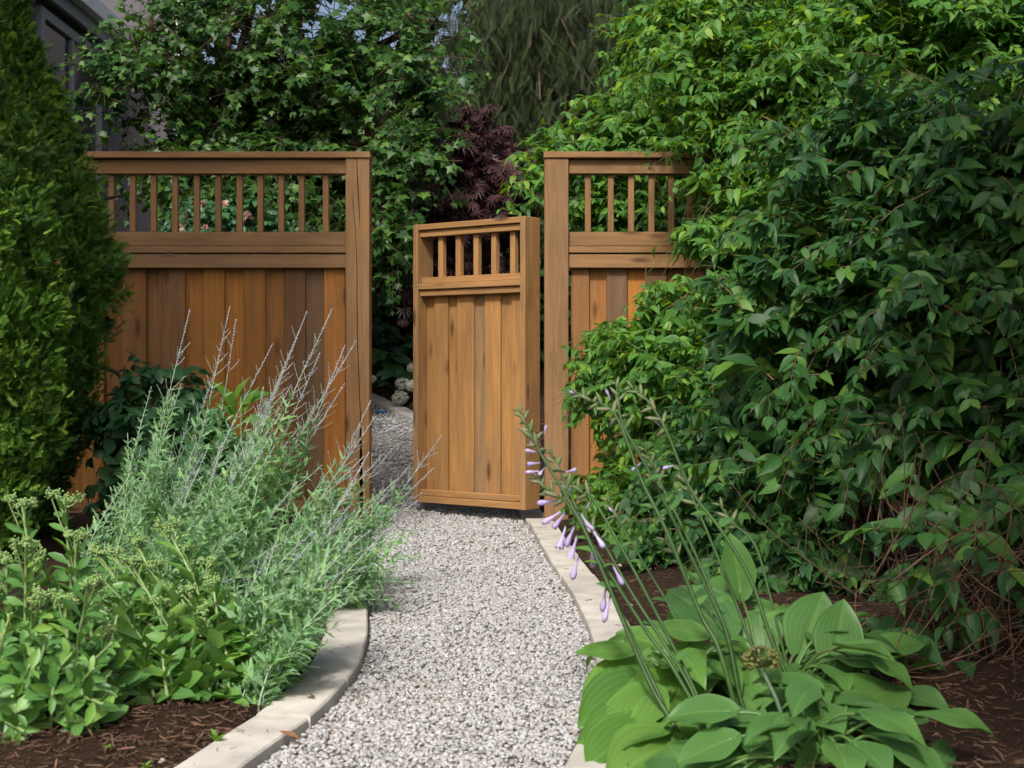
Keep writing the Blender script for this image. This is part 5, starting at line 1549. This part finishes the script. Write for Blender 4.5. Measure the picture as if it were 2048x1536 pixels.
# ------------------------------------------------------------------ broad leaved plants against the left fence
M_broad = leaf_mat('broad_bright_leaf', [(0.0, (0.08, 0.21, 0.03)), (0.5, (0.11, 0.27, 0.035)), (1.0, (0.15, 0.32, 0.04))], 0.45, 0.32, 0.35, 6, .3, .35)
L_broad = [tpl_mesh('leaf', leaf_tpl(.2, lanc, 6, 2, .4, .5), M_broad), tpl_mesh('leaf', leaf_tpl(.22, lanc, 6, 2, .3, .8, 0, 0, 6, 0, .2), M_broad)]
bb = np.array(gzb(*at(480, 900, 7.2)[:2]))
br_ = thing('broad_leaved_plant', tuple(bb), 'bright green plant with long broad leaves rising behind the sage', 'plant')
st0 = at(482, 800, 7.2)
branch(br_, bb, [bb, st0 - UP * .3, st0 + UP * .05], .008, .005, M_sedstem, 'stem')
for (a, b_, wf) in [((478, 810), (540, 765), 1.0), ((470, 830), (455, 760), 1.0), ((475, 840), (440, 800), .9), ((485, 845), (552, 822), .8), ((490, 830), (505, 770), .9), ((470, 870), (410, 845), 1), ((490, 885), (545, 885), .7), ((480, 900), (400, 905), .8),
                    ((490, 930), (560, 940), .9), ((480, 950), (430, 975), .9), ((500, 960), (550, 985), .8), ((470, 800), (490, 752), .7)]:
    p0, p1 = at(*a, 7.2), at(*b_, 7.2 + rng.uniform(-.15, .1)); L = np.linalg.norm(p1 - p0) * 1.05
    place('leaf', L_broad[random.randint(0, 1)], br_, bb, frames(p0[None], (p1 - p0)[None], np.array([[rng.normal() * .3, -.6, .8]]), np.array([[L * wf, L, L]]))[0])
M_hyd = leaf_mat('blue_green_leaf', [(0.0, (0.028, 0.10, 0.045)), (0.5, (0.04, 0.13, 0.05)), (1.0, (0.06, 0.165, 0.055))], 0.4, 0.25, 0.3, 6, .3, .45)
T_hyd = [leaf_tpl(.34, oval, 5, 2, .3, .4), leaf_tpl(.32, oval, 5, 2, .4, .6)]
L_hyd = [tpl_mesh('leaf', q, M_hyd) for q in T_hyd]
bh = gzb(*at(300, 930, 7.3)[:2])
shrub('blue green bush with rounded leaves growing between arborvitae and sage', bh, [E(310, 830, 90, 85, 7.3, .3), E(270, 900, 70, 80, 7.1, .3), E(370, 800, 60, 60, 7.4, .25), E(390, 900, 90, 80, 7.1, .3)], 130, (.065, .10), (.18, .32), 5,
      (M_hyd, L_hyd, T_hyd, M_gtwig), fan_stems(bh, [at(290, 790, 7.3), at(350, 800, 7.3)]), name='rounded_leaf_bush', cat='bush', lwid=1.0)
# ------------------------------------------------------------------ beyond the gate
M_stone = plain_mat('grey_wall_stone', (0.13, 0.125, 0.12), 0.9, 0.3, 12, 0.5, 0.01, 0.15, 0.5)
wb = np.array(gzb(-1.2, 14.1))
rw = thing('stone_wall', tuple(wb), 'low dry stacked grey stone wall in the shade beyond the gate', 'wall')
for row in range(3):
    x = -2.6 + (row % 2) * .2
    while x < 1.8:
        wd = random.uniform(.3, .6)
        box_part('stone', x - wb[0], x + wd - .015 - wb[0], -.15 + random.uniform(-.025, .02), .2, row * .12 - .03, row * .12 + .085, M_stone, rw, .012)
        x += wd
h4b = at(760, 790, 12.9)
hosta('light green hosta in the shade beyond the gate, left of the white flowers', h4b[0], 12.9,
      ring(h4b[0], 12.9, 14, .06, .2, .12, .32, (.2, .3)), L_hostay, None)
h5b = at(790, 770, 13.4)
hosta('dark green hosta in deep shade beyond the gate, in front of the stone wall', h5b[0], 13.4, ring(h5b[0], 13.4, 14, .08, .25, .1, .35, (.22, .32)), L_hyd, None)
hy = np.array(gzb(*at(818, 800, 12.3)[:2]))
hyd = thing('hydrangea', tuple(hy), 'low plant with round white flower heads beside the far path edge', 'flowering plant')
for q in ring(hy[0], 12.3, 16, .03, .16, .05, .25, (.13, .2), (.9, 1.2)):
    L = np.linalg.norm(q[1] - q[0])
    place('leaf', L_hyd[q[3] % 2], hyd, hy, frames(q[0][None], (q[1] - q[0])[None], np.asarray(q[4])[None], np.array([L]))[0])
M_petal = leaf_mat('white_petal', [(0.0, (0.525, 0.555, 0.432)), (1.0, (0.637, 0.645, 0.576))], .6, .25, 0, 3, .1, .2)
for (x, y, s) in ((805, 768, .075), (800, 795, .085), (824, 772, .07), (826, 735, .06), (743, 758, .04)):
    c = at(x, y, 12.1); dd = unit(rng.normal(size=(150, 3)))
    st = branch(hyd, hy, [hy, hy * .4 + c * .6 + UP * .03, c], .004, .003, M_gtwig, 'stem', 5, 3)
    fh = joined('flower_head', st, hy, T_ball, frames(c + dd * s * .75 * [1, 1, .8], rng.normal(size=dd.shape), dd, np.array([[.03, .03, .01]] * 150)), M_petal)
# pale pink blossoms behind the spindles
M_pink = leaf_mat('pink_blossom', [(0.0, (0.5, 0.27, 0.24)), (1.0, (0.66, 0.45, 0.38))], .6, .3, 0, 3, .1, .2)
bp_ = gzb(*at(480, 560, 10.3)[:2])
fb = shrub('flowering bush with faded pink blossoms seen between the left spindles', bp_, [E(470, 460, 130, 70, 10.2, .3), E(400, 440, 50, 60, 10.2, .25), E(560, 480, 80, 50, 10.2, .3)], 130, (.05, .08), (.2, .35), 5, (M_hyd, L_hyd, T_hyd, M_twig),
      fan_stems(bp_, [at(450, 430, 10.2), at(520, 440, 10.2)]), name='flowering_bush', cat='bush')
for (x, y) in [(404, 410), (446, 408), (367, 452), (372, 440), (395, 455), (410, 460), (480, 440), (497, 432)]:
    c = at(x, y, 9.9 + rng.uniform(-.05, .1)); k = 7
    dd = unit(rng.normal(size=(k, 3)) * [1, .5, 1] + [0, -.3, .2])
    a = Acc(); add_inst(a, T_hyd[0], frames(np.repeat(c[None], k, 0), dd, rng.normal(size=(k, 3)), np.full(k, .045)))
    a.build('blossom', M_pink, fb, bp_)

# ------------------------------------------------------------------ small things on the ground
M_weed = leaf_mat('seedling_leaf', [(0.0, (0.10, 0.24, 0.03)), (1.0, (0.18, 0.33, 0.05))], .5, .3, .2, 3, .2, .3)
L_weed = tpl_mesh('leaf', leaf_tpl(.3, oval, 3, 2, .3, .3), M_weed)
for (x, y, k, s, lab) in [(432, 1470, 7, .03, 'tiny bright green seedling in the mulch below the sage'), (214, 1508, 6, .016, 'tiny round weed seedling alone in the dark mulch'), (292, 1528, 5, .02, 'tiny weed at the bottom edge of the left bed'), (460, 1532, 6, .022, 'thin grass blades growing at the front edge of the kerb')]:
    Y = .86 * F / (y - HOR); p0 = np.array([(x - 1024) / F * Y, Y, 0]); p0[2] = gz(p0[0], p0[1])
    wd = thing('seedling', tuple(p0), lab, 'weed', 'small weeds in the left bed')
    for i in range(k):
        a = i * 2.4; d = np.array([math.cos(a), math.sin(a), rng.uniform(.3, 1.4)])
        place('leaf', L_weed, wd, p0, frames((p0 + UP * rng.uniform(.002, s * .8))[None], d[None], UP[None] + 0, np.array([[s * .8, s, s]]))[0])
M_dead = plain_mat('dead_leaf', (0.22, 0.115, 0.06), .8, .3, 60, .2, .002, .2, .5)
T_dead = leaf_tpl(.28, acum, 4, 2, .6, -.5, 0, 0, 6, 0, .6)
L_dead = tpl_mesh('dead_leaf', T_dead, M_dead)
for (x, y, s, lab) in [(600, 1488, .05, 'curled brown dead leaf on the gravel beside the left kerb'), (655, 1450, .03, 'small brown leaf scrap on the gravel by the kerb joint'), (1015, 1178, .02, 'dry leaf scrap lying in the middle of the gravel'),
                       (872, 1106, .025, 'brown leaf scrap on the gravel below the gate')]:
    Y = .895 * F / (y - HOR); p0 = np.array([(x - 1024) / F * Y, Y, .014])
    o = bpy.data.objects.new('dead_leaf', L_dead); COL.objects.link(o)
    o.matrix_basis = Matrix.Translation(p0) @ Euler((.2, .1, random.uniform(0, 6))).to_matrix().to_4x4() @ Matrix.Scale(s, 4)
    tag(o, lab, 'leaf', 'dead leaves on the gravel')
# pebbles strayed into the mulch
M_peb = plain_mat('stray_pebble', (0.5, 0.45, 0.40), .7, .2, 60, 0, 0, .25, .6)
L_peb = tpl_mesh('pebble', shapes[0], M_peb)
PEB = ['uppermost of the left edge cluster', 'in the middle of the left edge cluster', 'paired with a larger one in the left edge cluster', 'closest to the left kerb, upper one', 'closest to the left kerb, lower one', 'alone beside the tiny seedling',
       'in the left edge cluster, its lower left one', 'lowest one next to the left kerb', 'lower one beside the right kerb stones', 'nearest the hostas beside the right kerb', 'farthest up beside the right kerb', 'under the low shrub right of the path']
for i, (x, y, s) in enumerate([(325, 1488, .011), (350, 1502, .012), (342, 1512, .009), (385, 1498, .008), (378, 1508, .01), (405, 1470, .01), (318, 1520, .008), (360, 1525, .01), (1262, 1195, .012), (1270, 1240, .012), (1240, 1120, .011), (1300, 1135, .013)]):
    Y = .84 * F / (y - HOR); p0 = np.array([(x - 1024) / F * Y, Y, 0]); p0[2] = gz(p0[0], p0[1]) + s * .3
    o = bpy.data.objects.new('pebble', L_peb); COL.objects.link(o)
    o.matrix_basis = Matrix.Translation(p0) @ Euler((random.random(), random.random(), random.uniform(0, 6))).to_matrix().to_4x4() @ Matrix.Scale(s, 4)
    tag(o, 'pale stray pebble on the mulch %s' % PEB[i], 'pebble', 'stray pebbles left of the path' if x < 700 else 'stray pebbles right of the path')
# a scrap of blue beyond the gate
p0 = at(762, 812, 11.9)
o = link('blue_scrap', mesh_np('blue_scrap', chamfer_box(.10, .03, .02, .006)[0] + np.array([0, 0, .01]), *chamfer_box(.10, .03, .02, .006)[1:], plain_mat('blue_plastic', (.05, .16, .42), .5, .1, 20, 0, 0, .4), False), None, (p0[0], 11.9, float(base_z(11.9)) + .01))
tag(o, 'small blue scrap lying on the far gravel beyond the gate', 'scrap')

# ------------------------------------------------------------------ trees outside the frame whose crowns shade the right-hand bed
tree('spreading tree to the right of the path whose crown shades the bed', 'shade_tree', gzb(3.4, .4),
     [(2.0, 1.0, 5.2, 1.5, 2.0, .8), (3.2, .2, 5.6, 1.6, 1.8, .9), (2.4, 2.6, 4.9, 1.2, 1.2, .6), (1.2, .2, 5.6, .8, 1.2, .5), (.85, -.7, 5.2, .8, 1.0, .5), (1.6, -1.0, 5.0, .9, 1.0, .5), (2.6, 3.2, 4.4, 1.3, 1.3, .6), (3.6, 2.2, 4.2, 1.2, 1.6, .8)], 1050, (.20, .32), (.5, .9), 6, M_maple, None, T_maple,
     [[(3.4, .4, -.1), (3.3, .4, 2.2), (3.1, .5, 5.4)], [(3.3, .4, 2.8), (2.4, .9, 4.4), (1.4, 1.2, 5.3)], [(3.3, .4, 3.2), (2.9, 1.9, 4.6), (2.4, 3.0, 5.0)]], gaps=False, face=9, nleaf=0, r0=.16)
tree('spreading tree to the left of the path whose crown dapples the left fence', 'shade_tree', gzb(-4.3, 3.4),
     [(-2.75, 4.4, 5.0, .85, .9, .5), (-3.6, 4.0, 5.4, 1.0, 1.1, .7), (-2.5, 5.3, 5.6, .8, .8, .5)], 300, (.14, .24), (.4, .8), 6, M_maple, None, T_maple,
     [[(-4.3, 3.4, -.1), (-4.2, 3.5, 2.4), (-3.9, 3.8, 5.2)], [(-4.2, 3.5, 3.0), (-3.4, 4.0, 4.5), (-2.7, 4.5, 5.0)], [(-4.2, 3.5, 3.4), (-3.2, 4.8, 5.0), (-2.5, 5.2, 5.5)]], gaps=False, face=9, nleaf=0, r0=.14)
